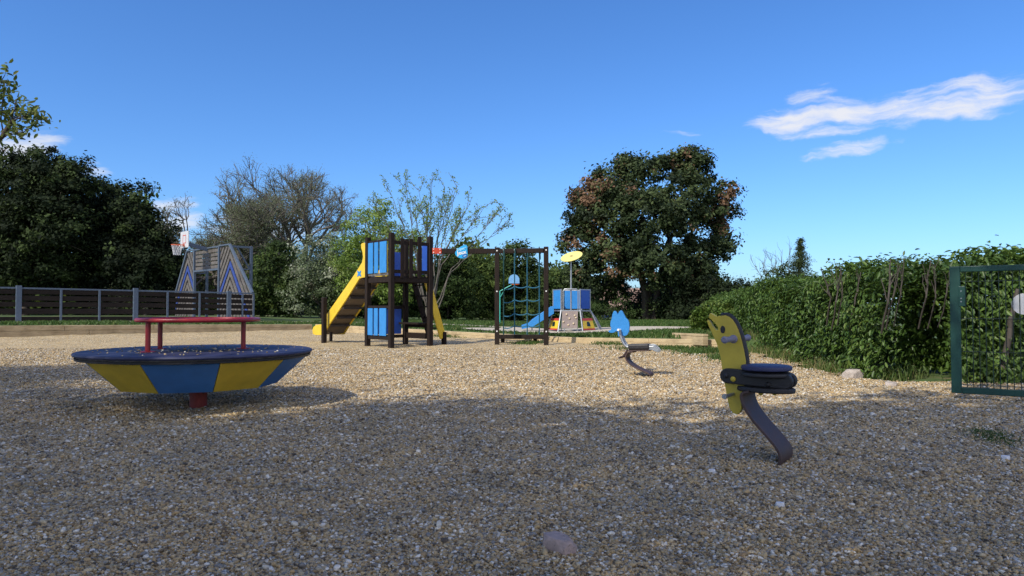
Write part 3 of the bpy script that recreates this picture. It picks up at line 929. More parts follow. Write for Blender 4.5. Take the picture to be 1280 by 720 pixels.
# beam and net frame
C_ = P(0, 1, 0)
E_ = Vector((at(621.3, 400, 16.15).x, 16.15, 0)); Fp = Vector((at(682.7, 400, 15.95).x, 15.95, 0))
zb = 2.125
for q in (E_, Fp):
    MB().box(q + UP * (2.21 / 2 - .1), (.105, .105, 2.41)).build('post', M['dark_wood'], tw, bev=.012)
MB().beam(C_ + UP * zb + (E_ - C_).normalized() * .06, E_ + UP * zb - (E_ - C_).normalized() * .054, .09, .115).build('beam', M['dark_wood'], tw, bev=.012)
MB().beam(E_ + UP * zb + Vector((.054, 0, 0)), Fp + UP * zb - Vector((.054, 0, 0)), .09, .105).build('beam', M['dark_wood'], tw, bev=.012)
bd = (E_ - C_).normalized()
brk = MB().beam(C_ + UP * zb + bd * .055 - Vector((0, .052, 0)), C_ + UP * zb + bd * .26 - Vector((0, .052, 0)), .012, .13).build('bracket', M['bracket'], tw, bev=.003)
def bolt(p, par, r=.014, d=Vector((0, -1, 0))):
    MB().tube([p, p + d * .008, p + d * .014], [r, r, r * .5], 10).build('bolt_cap', M['white'], par, True)
for (t, dz) in ((.085, .035), (.085, -.035), (.23, .035), (.23, -.035)):
    bolt(C_ + UP * (zb + dz) + bd * t - Vector((0, .058, 0)), brk)
for q in (E_, Fp):
    for z in (2.13, 1.22, .33):
        bolt(q + UP * z - Vector((0, .0525, 0)), tw, .017)
yb = 16.75
e0, f0 = Vector((at(618.5, 421, yb).x, yb, .185)), Vector((at(680, 421, yb).x, yb - .1, .185))
MB().beam(e0, f0, .10, .10).build('bottom_beam', M['dark_wood'], tw, bev=.012)
for t in (.16, .82):
    p = e0.lerp(f0, t)
    MB().box((p.x, p.y + .11, .05), (.09, .09, .34)).build('beam_foot', M['dark_wood'], tw, bev=.008)
xs = [629.5, 643.2, 659.0, 674.2]
tops = [Vector((at(x, 315, 16.05).x, 16.05, zb - .05)) for x in xs]
bots = [Vector((at(x, 420, yb - .05).x, yb - .05, .235)) for x in xs]
net = MB()
for i in range(1, 4):
    net.tube([tops[i].lerp(bots[i], t) for t in np.linspace(0, 1, 8)], .0155, 6)
for zt in (.40, .565, .735, .885):
    pts = [tops[i].lerp(bots[i], zt + (.03 if i == 0 else 0)) for i in range(4)]
    for a, b in zip(pts[:-1], pts[1:]):
        net.tube([a.lerp(b, t) - UP * (.035 * 4 * t * (1 - t)) for t in np.linspace(0, 1, 7)], .0135, 6)
    for p in pts[1:]:
        net.tube([p - UP * .018, p, p + UP * .018], [.012, .021, .012], 8)
net.build('climbing_net', M['rope'], tw, True)
dk = MB().tube([tops[0].lerp(bots[0], t) for t in np.linspace(0, 1, 8)], .016, 6)
for i in range(4):
    p = tops[i]
    dk.tube([p + Vector((.0, -.05, .11)), p + Vector((.012, -.06, .0)), p + Vector((.02, 0, -.14))], .015, 6)
dk.build('net_hanger', M['rope_dark'], tw, True)
for i in range(4): bolt(Vector((tops[i].x, 16.0, zb + .02)), tw, .014)
# sign on the beam
sy = C_.y + (E_.y - C_.y) * .5 - .062
zsn = lambda x, y: at(x / 24 + 560, y / 24 + 300, sy)
sg = MB().prism([zsn(*p) for p in ((215, 370), (245, 320), (310, 250), (400, 190), (490, 148), (560, 160), (580, 200), (582, 330), (590, 420), (582, 490), (545, 535), (470, 552), (370, 548), (300, 520), (240, 470), (212, 420))], (0, .014, 0)).build('sign', M['sign_blue'], tw, bev=.002)
def words(txt, px, py, size, mat, parent, yy, tilt=0.0):
    cu = bpy.data.curves.new('lettering', 'FONT'); cu.body = txt; cu.size = size; cu.align_x = 'CENTER'; cu.align_y = 'CENTER'; cu.extrude = .002; cu.offset = .003
    o = bpy.data.objects.new('lettering', cu); COL.objects.link(o)
    cu.materials.append(mat)
    p = at(px, py, yy)
    o.parent = parent; o.location = p - WL[parent.name]; o.rotation_euler = (R_(90), R_(-tilt), 0)
    WL[o.name] = p
    return o
words('Espace', 577.0, 310.9, .082, M['sign_pale'], sg, sy - .011, 14)
words('Jeux', 577.0, 315.8, .118, M['white'], sg, sy - .011, 11)
MB().prism([zsn(*p) + Vector((0, -.010, 0)) for p in ((425, 500), (440, 460), (500, 430), (560, 425), (572, 455), (555, 500), (500, 525), (450, 525))], (0, .004, 0)).build('mark', M['blue_deep_or_shaded'], sg)
MB().prism([zsn(*p) + Vector((0, -.014, 0)) for p in ((455, 500), (470, 480), (545, 455), (552, 468), (500, 500))], (0, .003, 0)).build('mark', M['sign_pale'], sg)

# ------------------------------------------------------------------ little climbing house for toddlers
Yt = 20.7
tc = at(714.5, 400, Yt); tz = gz(tc.x, Yt) + .03
tc = Vector((tc.x, Yt, tz))
th = thing('climbing_house', 'small blue hexagonal climbing house with a blue slide and yellow disc on a pole', 'play structure', tc)
zp = at(714, 387.5, Yt).z; zt = at(714, 362.5, Yt).z; zm = at(714, 397.8, Yt - .3).z
phi = R_(-8)
Rt = .53
def hx(k, r, z): 
    a = phi + R_(-120 + 60 * k)
    return Vector((tc.x + r * math.cos(a), tc.y + r * math.sin(a), z))
# corner k=0 front left, 1 front right, 2 right, 3 rear right, 4 rear left, 5 left
MB().prism([hx(k, Rt + .02, zp - .02) for k in range(6)], (0, 0, .04)).build('platform', M['steel'], th, bev=.004)
for k in range(6):
    MB().tube([hx(k, Rt, zp), hx(k, Rt, zt + .02)], .018, 8).build('post', M['steel'], th, True)
    MB().tube([hx(k, Rt, zp), hx(k, Rt + (.17 if k != 2 else .30), tz - .05)], .021, 8).build('leg', M['steel'], th, True)
for k, mt in ((1, 'blue_deep_or_shaded'), (2, 'blue_deep_or_shaded'), (3, 'blue'), (5, 'blue')):  # boards on the right have shade painted in as darker blue
    p0, p1 = hx(k, Rt, 0), hx((k + 1) % 6, Rt, 0)
    d = (p1 - p0).normalized(); nn = Vector((d.y, -d.x, 0))
    g = .035
    MB().prism([p0 + d * g + UP * (zp + .035), p1 - d * g + UP * (zp + .035), p1 - d * g + UP * (zt - .01), p0 + d * g + UP * (zt - .01)], nn * .02).build('blue_board', M[mt], th, bev=.004)
    MB().tube([p0 + UP * zt, p1 + UP * zt], .015, 8).build('rail', M['steel'], th, True)
f0_, f1_ = hx(0, Rt + .01, zp), hx(1, Rt + .01, zp)
fd = (f1_ - f0_).normalized()
hoop = [f0_ + fd * .06, f0_ + fd * .06 + UP * (zt - zp - .04), f0_ + fd * .10 + UP * (zt - zp + .015), f1_ - fd * .10 + UP * (zt - zp + .015), f1_ - fd * .06 + UP * (zt - zp - .04), f1_ - fd * .06]
MB().tube(hoop, .016, 8).build('hoop', M['steel'], th, True)
# lower house panels on the splayed sides
for k in (1, 5):
    def side(t, z):
        r = Rt + .17 * (zp - z) / (zp - tz)
        a, b = hx(k, r, z), hx((k + 1) % 6, r, z)
        return a.lerp(b, t)
    a0, b0_ = hx(k, 1, 0), hx((k + 1) % 6, 1, 0)
    dd = (b0_ - a0).normalized(); nn = Vector((dd.y, -dd.x, 0)); nn = nn if nn.dot(hx(k, 1, 0) - Vector((tc.x, tc.y, 0))) > 0 else -nn
    zl, zh = tz + .03, zm
    h = zh - zl
    pan = MB().prism([side(.07, zl), side(.93, zl), side(.93, zh), side(.07, zh)], nn * .018).build('house_panel', M['yellow'], th, bev=.003)
    for (q0, q1) in ((zh - h * .20, zh), (zl, zl + h * .13)):
        MB().prism([side(.065, q0) + nn * .004, side(.935, q0) + nn * .004, side(.935, q1) + nn * .004, side(.065, q1) + nn * .004], nn * .018).build('red_band', M['red_flat'], pan)
    arch = []
    for i in range(17):
        a = math.pi * i / 16
        arch.append((.5 + .13 * math.cos(a), zl + h * .52 + h * .2 * math.sin(a)))
    arch = [(.63, zl + h * .26)] + arch + [(.37, zl + h * .26)]
    MB().prism([side(t, z) + nn * .010 for t, z in arch], nn * .006).build('window', M['green_dark'], pan)
    MB().prism([side(.36, zl + h * .25) + nn * .012, side(.64, zl + h * .25) + nn * .012, side(.64, zl + h * .30) + nn * .012, side(.36, zl + h * .30) + nn * .012], nn * .008).build('sill', M['yellow'], pan)
w0, w1 = hx(0, Rt + .02, zp - .03), hx(1, Rt + .02, zp - .03)
off = Vector((w0.y - w1.y, w1.x - w0.x, 0)).normalized(); off = off if off.y < 0 else -off
wb0, wb1 = w0 + off * .16 + UP * (tz + .09 - w0.z), w1 + off * .16 + UP * (tz + .09 - w1.z)
fdv = (w1 - w0).normalized()
wall = MB().prism([wb0 + fdv * .04, wb1 - fdv * .07, w1 - fdv * .07, w0 + fdv * .04], off * .03).build('climbing_wall', M['rock_wall'], th, bev=.004)
for (u, v) in ((.3, .82), (.72, .75), (.45, .58), (.78, .62), (.15, .38), (.66, .28), (.4, .2)):
    p = (wb0.lerp(wb1, u)).lerp(w0.lerp(w1, u), v) + off * .02
    MB().tube([p, p + off * .018 - UP * .012, p + off * .035 - UP * .022], [.03, .028, .012], 8).build('hold', M['hold'], wall, True)
for u in (.2, .85):
    p = wb0.lerp(wb1, u)
    MB().tube([p + UP * .02, p - UP * .14], .014, 8).build('wall_foot', M['steel'], th, True)
# rear ladder rails on the right
for d_ in (0.0, .28):
    q = hx(2, Rt + .02, zp) + Vector((.0, .25 + d_, 0))
    MB().tube([q, q + Vector((.18, 0, -.25)), q + Vector((.36, 0, tz - zp - .0))], .015, 8).build('ladder_rail', M['steel'], th, True)
pc = Vector((at(713.8, 380, Yt - .42).x, Yt - .42, 0))
MB().cyl(pc + UP * (zp - .02), Vector((pc.x, pc.y, at(714, 321, Yt - .42).z)), .022, 12).build('pole', M['steel'], th, True)
dc = at(714.5, 320.6, Yt - .43)
tn = Vector((-.28, -.42, .86)).normalized()
tx = tn.cross(Vector((0, 1, 0))).normalized(); ty = tn.cross(tx)
dsk = MB().prism([dc + tx * (.315 * math.cos(a)) + ty * (.315 * math.sin(a)) for a in np.linspace(0, 2 * math.pi, 40, endpoint=False)], tn * .018).build('roof_disc', M['disc_yellow'], th, bev=.003)
for (sx_, w_) in ((-.045, .05), (.02, .06)):
    MB().prism([dc + tx * (w_ * math.cos(a)) + ty * (sx_ + .016 * math.sin(a)) + tn * .011 for a in np.linspace(0, 2 * math.pi, 16, endpoint=False)], tn * .004).build('slot', M['chute'], dsk)
# blue slide
s0 = hx(5, Rt + .0, zp).lerp(hx(4, Rt, zp), .5) * 1.0
s0 = Vector((at(692, 384, Yt - .1).x, Yt - .1, zp)); s1 = Vector((at(665, 408, Yt - .1).x, Yt - .1, tz + .16)); s2 = Vector((at(652, 411, Yt - .1).x, Yt - .1, tz + .10))
for dy, nm in ((-.16, 'slide_side'), (.16, 'slide_side')):
    q = Vector((0, dy, 0))
    MB().prism([s0 + q + UP * .11, s0 + q + Vector((-.08, 0, .10)), s1 + q + UP * .16, s1 + q + UP * .06 + Vector((-.10, 0, 0)), s2 + q + UP * .06, s2 + q - UP * .05, s1 + q - UP * .05, s0 + q - UP * .10], (0, .022, 0)).build(nm, M['blue'], th, bev=.003)
MB().prism([s0, s1, s2, s2 - UP * .03, s1 - UP * .03, s0 - UP * .03], (0, .29, 0)).build('slide_chute', M['blue_deep_or_shaded'], th)
MB().tube([s1 - UP * .03, s1 - UP * .25], .018, 8).build('slide_foot', M['steel'], th, True)

# ------------------------------------------------------------------ far small basketball post
Yb = 29.5
bz = gz(-.5, Yb)
bb = Vector((at(624.8, 380, Yb).x, Yb, bz))
bh = thing('basketball_post', 'turquoise basketball post with a pale blue backboard, seen through the net', 'basketball hoop', bb)
ptop = at(624.8, 363.5, Yb).z
MB().tube([bb - UP * .1, Vector((bb.x, Yb, ptop))], .028, 10).build('pole', M['aqua'], bh, True)
arm_e = at(640.5, 355.5, Yb)
MB().tube([Vector((bb.x, Yb, ptop - .02)), arm_e], .020, 8).tube([Vector((bb.x, Yb, ptop - .30)), Vector((bb.x, Yb, ptop)).lerp(arm_e, .45)], .014, 8).build('arm', M['aqua'], bh, True)
fan = [(-6.8, 4.5), (6.8, 4.5), (6.6, -2), (4.6, -5.2), (1.6, -6.8), (-1.6, -6.8), (-4.6, -5.2), (-6.6, -2)]
MB().prism([at(642.5 + a, 349.8 + b, Yb - .05) for a, b in fan], (0, .02, 0)).build('backboard', M['backboard'], bh)
rc = at(644.3, 355.6, Yb - .2)
MB().tube([rc + Vector((.15 * math.cos(a), .15 * math.sin(a), 0)) for a in np.linspace(0, 6.283, 20, endpoint=False)], .013, 6, closed=True).build('rim', M['orange'], bh, True)

# ------------------------------------------------------------------ ball court on the left
fd_ = Vector((.722, .692, 0)); fn = Vector((.692, -.722, 0))
FA = Vector((-15.1, 22.0, 0))
def fpt(px):     # along the fence line, found from where it is seen
    k = (px - 640) / F
    t = (k * FA.y - FA.x) / (fd_.x - k * fd_.y)
    return FA + fd_ * t
court = MB()
pA_, pB_ = FA - fd_ * 10, fpt(317)
court.add([(p.x, p.y, .46) for p in (pA_, pB_, pB_ - fn * 9, pA_ - fn * 9)], [(0, 1, 2, 3)])
tag(court.build('court_surface', M['court']), 'grey ball court behind the fence', None, None, 'structure')
fence = thing('court_fence', 'low fence of dark horizontal boards and grey posts along the ball court', 'fence', (fpt(140).x, fpt(140).y, .40))
FH = 1.07
def fz(p): return gz(p.x, p.y)
big = [-118, 23, 169, 285.5]
for px in big:
    p = fpt(px)
    MB().box(p + UP * (fz(p) + FH / 2 + .0) + fn * .04, (.15, .11, FH + .1), (fd_, fn, UP)).build('post', M['court_steel'], fence, bev=.008)
for px in (-70, -22, 76, 124, 209, 249, 302.5, 316.3):
    p = fpt(px)
    MB().box(p + UP * (fz(p) + FH / 2 - .02) + fn * .045, (.06, .05, FH - .06), (fd_, fn, UP)).build('thin_post', M['court_steel'], fence, bev=.005)
p0, p1 = fpt(-118), fpt(317.5)
MB().beam(p0 + UP * (fz(p0) + FH - .01), p1 + UP * (fz(p1) + FH - .01), .07, .05).build('top_rail', M['court_steel'], fence, bev=.008)
spans = [(-118, 23), (23, 169), (169, 285.5), (285.5, 317)]
for a, b in spans:
    qa, qb = fpt(a), fpt(b)
    for z0, hh in ((.03, .14), (.25, .17), (.475, .15), (.67, .15), (.865, .14)):
        MB().beam(qa + fd_ * .06 + UP * (fz(qa) + z0 + hh / 2), qb - fd_ * .06 + UP * (fz(qb) + z0 + hh / 2), .04, hh).build('board', M['board_wood'], fence, bev=.005)
# goal wall with the basket
g0 = fpt(318); gd = Vector((-.692, .722, 0)); bz0 = .42
def gp(t, z, o=0.0): return g0 + gd * t + fd_ * o + UP * (bz0 + z)
def gpx(px, py):
    return onplane(px, py, g0, fd_)
goal = thing('goal_wall', 'tall slatted goal wall with blue chevrons and a basketball hoop above', 'goal', gp(4.6, 0))
def tz_of(px, py):
    p = gpx(px, py); return ((p - g0).dot(gd), p.z - bz0)
ta_r, ta_l = 2.25, 6.9
def panel(t_edge, t_apex, t_out, ztop, zlow):
    """slats laid as nested chevrons inside a five-sided frame"""
    sg = 1 if t_out > t_apex else -1
    grey, blue = MB(), MB()
    w, gap = .10, .075
    slope = 1.2
    def inside_top(t):   # upper outline
        if sg * (t - t_apex) <= 0: return ztop
        return ztop - (ztop - zlow) * (t - t_apex) / (t_out - t_apex)
    k = 0
    za = ztop + 1.6
    while za > -.5:
        for s in (1, -1):
            tgt = []
            N = 26
            tA, tB = (t_apex, t_edge) if s * (t_edge - t_apex) > 0 else (t_apex, t_out)
            run = []
            for i in range(N + 1):
                t = tA + (tB - tA) * i / N
                zc = za - slope * abs(t - t_apex)
                zu, zl = min(zc, inside_top(t) - .02), max(zc - w * 2.3, .05)
                if zu - zl > .02: run.append((t, zl, zu))
                else:
                    if len(run) > 1: tgt.append(run)
                    run = []
            if len(run) > 1: tgt.append(run)
            isb = (ztop - .66 < za < ztop - .30)
            for run in tgt:
                poly = [gp(t, zl) for t, zl, zu in run] + [gp(t, zu) for t, zl, zu in reversed(run)]
                (blue if isb else grey).prism(poly, fd_ * .03)
        za -= w * 2.2 + gap * 2.0
    return grey, blue
for (te, ta, to) in ((3.28, 2.25, .10), (6.0, 6.9, 8.35)):
    gr, bl_ = panel(te, ta, to, 2.93, .98)
    gr.build('slat_panel', M['grey_slat'], goal)
    bl_.build('blue_chevron', M['court_blue'], goal)
    fr = MB()
    fr.beam(gp(ta, 2.97, -.03), gp(to, 1.0, -.03), .08, .10)
    fr.beam(gp(te, -.05, -.03), gp(te, 2.97, -.03), .10, .10, up=gd)
    fr.beam(gp(ta, 2.98, -.03), gp(te, 2.98, -.03), .08, .06)
    fr.build('steel_frame', M['court_steel'], goal, bev=.005)
for i in range(5):
    z = 2.14 + i * .17
    MB().beam(gp(3.35, z), gp(5.93, z), .035, .13).build('lintel_slat', M['grey_slat'], goal, bev=.004)
MB().beam(gp(3.33, 2.03, -.03), gp(5.95, 2.03, -.03), .08, .07).build('crossbar', M['court_steel'], goal)
MB().beam(gp(3.33, 2.965, -.03), gp(5.95, 2.965, -.03), .07, .06).build('crossbar', M['court_steel'], goal)
bk = MB()
for t in (2.25, 6.9):
    bk.beam(gp(t, -.1, .85), gp(t, 2.95, .85), .10, .10, up=gd)
    bk.beam(gp(t, 2.9, .0), gp(t, 2.9, .85), .07, .08)
    bk.beam(gp(t, 2.9, .25), gp(t, 2.0, .80), .06, .06)
    bk.beam(gp(t, 2.0, .02), gp(t, 2.0, .85), .05, .05)
bk.build('rear_frame', M['court_steel'], goal, bev=.004)
cd = -fd_
hb = gp(4.6, 0) + cd * .95
boardc = Vector((hb.x, hb.y, at(235.5, 299.5, hb.y).z))
bdp = MB().prism([boardc + gd * a + UP * b for a, b in ((-.45, -.34), (.45, -.34), (.45, .34), (-.45, .34))], cd * .03).build('backboard', M['court_white'], goal, bev=.004)
inner = MB()
for (a0, a1, b0__, b1_) in ((-.18, .18, .16, .19), (-.18, .18, -.16, -.13), (-.18, -.15, -.16, .19), (.15, .18, -.16, .19)):
    inner.prism([boardc + cd * .018 + gd * a + UP * b for a, b in ((a0, b0__), (a1, b0__), (a1, b1_), (a0, b1_))], cd * .004)
inner.build('target_mark', M['bracket'], bdp)
MB().beam(boardc - UP * .15 - cd * .02, gp(4.6, 2.9), .09, .16).build('arm', M['court_steel'], goal, bev=.008)
rc = boardc + cd * .30 - UP * .24
MB().tube([rc + Vector((.225 * math.cos(a), .225 * math.sin(a), 0)) for a in np.linspace(0, 6.283, 24, endpoint=False)], .014, 6, closed=True).beam(rc - cd * .22, rc - cd * .30, .1, .1).build('rim', M['orange'], goal, True)
nt_ = MB()
for i in range(12):
    for s in (1, -1):
        a0 = 2 * math.pi * i / 12
        pts = []
        for j in range(5):
            a = a0 + s * j * 2 * math.pi / 24
            r = .22 - .09 * (j / 4) ** .7
            pts.append(rc + Vector((r * math.cos(a), r * math.sin(a), -.42 * j / 4)))
        nt_.tube(pts, .009, 4, caps=False)
nt_.build('hoop_net', M['court_white'], goal, True)

# ------------------------------------------------------------------ green gate
gA = at(1196, 490, 6.85); gA.z = 0
gdr = Vector((.42, -.30, 0)).normalized()
gate = thing('metal_gate', 'dark green steel gate leaf with thin wire mesh beside the hedge', 'gate', gA)
gnn = Vector((gdr.y, -gdr.x, 0))
zt_, zb_ = 1.245, .045
GW = 1.25
def gq(u, z, o=0): return gA + gdr * u + gnn * o + UP * z
AXg = (gdr, gnn, UP)
MB().box(gq(0, (zt_ + zb_) / 2), (.085, .05, zt_ - zb_), AXg).build('frame_side', M['green'], gate, bev=.006)
MB().box(gq(GW, (zt_ + zb_) / 2), (.085, .05, zt_ - zb_), AXg).build('frame_side', M['green'], gate, bev=.006)
MB().box(gq(GW / 2, zt_ - .027), (GW - .086, .048, .054), AXg).build('frame_top', M['green'], gate, bev=.006)
MB().box(gq(GW / 2, zb_ + .03), (GW - .086, .048, .060), AXg).build('frame_bottom', M['green'], gate, bev=.006)
mesh = MB()
u = .085
while u < GW - .05:
    mesh.tube([gq(u, zb_ + .05), gq(u, zt_ - .05)], .0038, 5); u += .052
for z in (.13, .44, .75, 1.10):
    mesh.tube([gq(.04, z, .005), gq(GW - .04, z, .005)], .0032, 5)
mesh.build('wire_mesh', M['green_dark'], gate)
lk_ = MB().box(gq(.055, .96, -.0), (.055, .062, .19), AXg).build('lock_case', M['green'], gate, bev=.005)
for dz in (-.05, -.02, .05):
    MB().tube([gq(.05, .96 + dz, -.030), gq(.05, .96 + dz, -.036)], .006, 8).build('lock_screw', M['steel'], lk_)
    MB().tube([gq(.05, .96 + dz, .030), gq(.05, .96 + dz, .036)], .006, 8).build('lock_screw', M['steel'], lk_)
sgn = at(1281, 380, 6.62)
off_ = gq(.62, 0)
uo = (Vector((sgn.x, sgn.y, 0)) - gA); uu = uo.dot(gdr)
MB().prism([gq(uu + .10 * math.cos(a), sgn.z + .098 * math.sin(a), -.016) for a in np.linspace(0, 6.283, 28, endpoint=False)], gnn * .006).build('sign_plate', M['court_white'], gate)
# post the gate hangs beside
gpz = gq(.80, 0, .16)
if (gq(0, 0, .16) - gA).y < 0: gpz = gq(.80, 0, -.16)
pg = thing('gate_post', 'broad dark green steel post behind the gate mesh at the right edge', 'gate post', (gpz.x, gpz.y, 0))
MB().box((gpz.x, gpz.y, .60), (.14, .14, 1.30), AXg).build('shaft', M['green_dark'], pg, bev=.008)
MB().box((gpz.x, gpz.y, 1.262), (.16, .16, .02), AXg).build('cap', M['green_dark'], pg, bev=.004)

# ------------------------------------------------------------------ stones
def stone(name, label, c, size, mat, seed, rot=0):
    import bmesh
    bm = bmesh.new()
    bmesh.ops.create_icosphere(bm, subdivisions=4, radius=1)
    for v in bm.verts:
        p = v.co.copy()
        k = 1 + .28 * mnoise.noise(p * 1.1 + Vector((seed, 0, 0))) + .10 * mnoise.noise(p * 3 + Vector((0, seed, 0))) + .03 * mnoise.noise(p * 9)
        p = p * k
        p = Vector((max(-.82, min(.82, p.x)), max(-.8, min(.8, p.y)), max(-.7, min(.62, p.z))))
        v.co = Vector((p.x * size[0], p.y * size[1], p.z * size[2]))
    me = bpy.data.meshes.new(name); bm.to_mesh(me); bm.free()
    me.polygons.foreach_set('use_smooth', [True] * len(me.polygons))
    me.set_sharp_from_angle(angle=R_(32))
    o = link(name, me, mat, None, c)
    o.rotation_euler = (0, 0, rot)
    return tag(o, label, 'stone')
def gst(px, py, dz=0):
    p = gnd(px, py); p.z = float(gravel_z(np.array(p.x), np.array(p.y))) + dz
    return p
stone('stone', 'long buff stone lying on the gravel at the bottom of the picture', gst(699, 690, .020), (.078, .044, .046), M['rock_pink'], 14.4, R_(128))
stone('stone', 'pale rock at the foot of the laurel hedge', gst(1066, 473, .05), (.12, .10, .10), M['rock'], 7.7, .4)
stone('stone', 'flat pale rock at the foot of the hedge, nearer the gate', gst(1114, 481, .015), (.10, .07, .05), M['rock'], 1.7, 1.0)
stone('stone', 'white stone on the gravel below the yellow rocker', gst(975, 637, .01), (.022, .016, .016), M['rock_white'], 5.3, .2)
stone('stone', 'white stone on the gravel left of the yellow rocker', gst(890, 594, .012), (.017, .020, .018), M['rock_white'], 9.1, 1.2)
stone('stone', 'white stone on the gravel in front of the gate', gst(1257, 574, .012), (.030, .024, .022), M['rock_white'], 2.2, .8)

# ------------------------------------------------------------------ laurel hedge
def hedge_piece(path, Hs, half, depth_n, size, tone_mid):
    """leaves over the rounded sides and top of a hedge that follows a path; Hs: height along it"""
    path = np.array(path, float)
    seg = np.linalg.norm(np.diff(path, axis=0), axis=1); L = np.concatenate([[0], np.cumsum(seg)])
    n = depth_n
    s = rng.random(n) * L[-1]
    cx = np.interp(s, L, path[:, 0]); cy = np.interp(s, L, path[:, 1])
    i = np.clip(np.searchsorted(L, s) - 1, 0, len(seg) - 1)
    d = np.diff(path, axis=0)[i] / seg[i][:, None]
    nx, ny = -d[:, 1], d[:, 0]
    H = np.interp(s, L, Hs)
    # position round the cross section: side, top, side
    q = rng.random(n)
    w = half * (1 + .0 * q)
    per = 2 * H + 2 * half
    u = q * per
    side_a, side_b = u < H, u > H + 2 * half
    lat = np.where(side_a, -half, np.where(side_b, half, u - H - half))
    zz = np.where(side_a, u, np.where(side_b, per - u, H))
    nl = np.where(side_a, -1., np.where(side_b, 1., 0)); nz = np.where(side_a | side_b, .25, 1.)
    # lumpy surface
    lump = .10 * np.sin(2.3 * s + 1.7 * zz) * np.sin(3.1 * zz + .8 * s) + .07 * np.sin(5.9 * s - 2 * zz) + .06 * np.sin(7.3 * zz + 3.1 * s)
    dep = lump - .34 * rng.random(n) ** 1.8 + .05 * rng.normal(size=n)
    spr = rng.random(n) < .05
    dep = np.where(spr, dep + .07 * rng.random(n), dep)
    lat = lat + nl * dep; zz = zz + np.where(nz > .5, dep, 0)
    gzv = ground_z(cx + nx * lat, cy + ny * lat)
    P_ = np.stack([cx + nx * lat, cy + ny * lat, gzv + np.maximum(zz, .05) + .02], 1)
    Nn = unit(np.stack([nx * nl, ny * nl, nz], 1) + .55 * rng.normal(size=(n, 3)) + np.array([0, 0, .35]))
    sz_ = size * (.55 + .75 * rng.random(n))
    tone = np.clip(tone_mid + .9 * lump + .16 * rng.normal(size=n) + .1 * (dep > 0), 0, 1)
    return P_, Nn, sz_, tone

def hedge(name, label, pieces, fold=.10):
    Ps = [hedge_piece(*p) for p in pieces]
    P_, N2, S2, T2 = [np.concatenate([q[k] for q in Ps]) for k in range(4)]
    c = P_.mean(0)
    root = thing(name, label, 'hedge', (c[0], c[1], 0))
    al = N2 * .4 + np.array([0, 0, .9])
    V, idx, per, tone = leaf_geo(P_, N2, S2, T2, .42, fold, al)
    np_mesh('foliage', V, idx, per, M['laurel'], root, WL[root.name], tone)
    return root
arm1 = [(4.95, 8.55), (4.98, 9.6), (5.05, 11.6), (5.75, 16.0), (6.95, 22.0), (8.0, 27.0)]
arm2 = [(4.95, 8.62), (6.2, 8.70), (7.8, 8.75), (9.6, 8.8)]
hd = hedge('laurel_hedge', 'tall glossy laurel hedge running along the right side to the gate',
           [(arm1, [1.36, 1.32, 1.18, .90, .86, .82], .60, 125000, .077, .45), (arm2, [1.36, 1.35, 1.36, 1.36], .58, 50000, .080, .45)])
sg_ = []
rs = random.Random(5)
for (bx, by, tx_, ty_, r) in ((1040, 372, 1028, 334, .016), (1046, 378, 1055, 330, .015), (1054, 372, 1052, 336, .013), (1070, 380, 1078, 340, .016), (1112, 378, 1116, 324, .020), (1118, 372, 1128, 330, .014),
                              (1128, 368, 1132, 322, .013), (1160, 372, 1166, 326, .015), (1172, 372, 1170, 330, .012), (1185, 370, 1190, 336, .012)):
    d0 = 7.92 if bx > 1085 else 8.9
    p, q = at(bx, by, d0), at(tx_, ty_, d0 - .03)
    r *= .60
    p = p + Vector((.02, .07, 0)); q = q + Vector((0, .04, 0))
    e = limb(sg_, p + Vector((.05, .25, -.35)), p, r, r, .05, 2, rs)
    e = limb(sg_, p, q, r, r * .5, .09, 5, rs)
    for k in range(2):
        b_ = p.lerp(q, rs.uniform(.0, .4)); limb(sg_, b_, b_ + (q - p) * rs.uniform(.4, .7) + Vector((rs.uniform(-.13, .13), rs.uniform(-.03, .08), 0)), r * .6, r * .3, .08, 5, rs)
    for k in range(2):
        b_ = p.lerp(q, rs.uniform(.35, .8))
        limb(sg_, b_, b_ + Vector((rs.uniform(-.12, .12), -.02, rs.uniform(.08, .2))), r * .5, r * .25, .2, 3, rs)
limb(sg_, at(1253, 462, 7.95), at(1262, 410, 7.9), .035, .030, .1, 4, rs)
limb(sg_, at(1262, 410, 7.9), at(1272, 362, 7.85), .030, .020, .1, 4, rs)
seg_mesh('stems', sg_, M['stem'], hd)
hedge('laurel_bush', 'low light green laurel bush behind the end of the timber kerb',
      [([(4.75, 17.7), (5.2, 18.0), (5.7, 18.3)], [.52, .58, .55], .42, 6500, .10, .72)])

# ------------------------------------------------------------------ grass
def blades(x, y, h, wd, tone, z=None):
    n = len(x)
    z = ground_z(x, y) if z is None else z
    a = rng.random(n) * 6.283
    lean = rng.normal(size=(n, 2)) * .35
    b = np.stack([x, y, z - .01], 1)
    w = np.stack([np.cos(a), np.sin(a), np.zeros(n)], 1) * wd[:, None]
    m = b + np.stack([lean[:, 0] * h * .35, lean[:, 1] * h * .35, h * .6], 1)
    t = b + np.stack([lean[:, 0] * h, lean[:, 1] * h, h], 1)
    V = np.stack([b - w, b + w, m + w * .7, t, m - w * .7], 1).reshape(-1, 3)
    k = (np.arange(n) * 5)[:, None]
    idx = (k + np.array([[0, 1, 2, 3, 4]])).ravel()
    return V, idx, np.repeat(tone, 5)
def grass_obj(name, label, x, y, h, wd, tm):
    tone = np.clip(tm + .2 * rng.normal(size=len(x)), 0, 1)
    V, idx, tone = blades(x, y, h, wd, tone)
    o = np_mesh(name, V, idx, 5, M['blade'], None, (0, 0, 0), tone)
    return tag(o, label, 'grass', None, 'stuff')
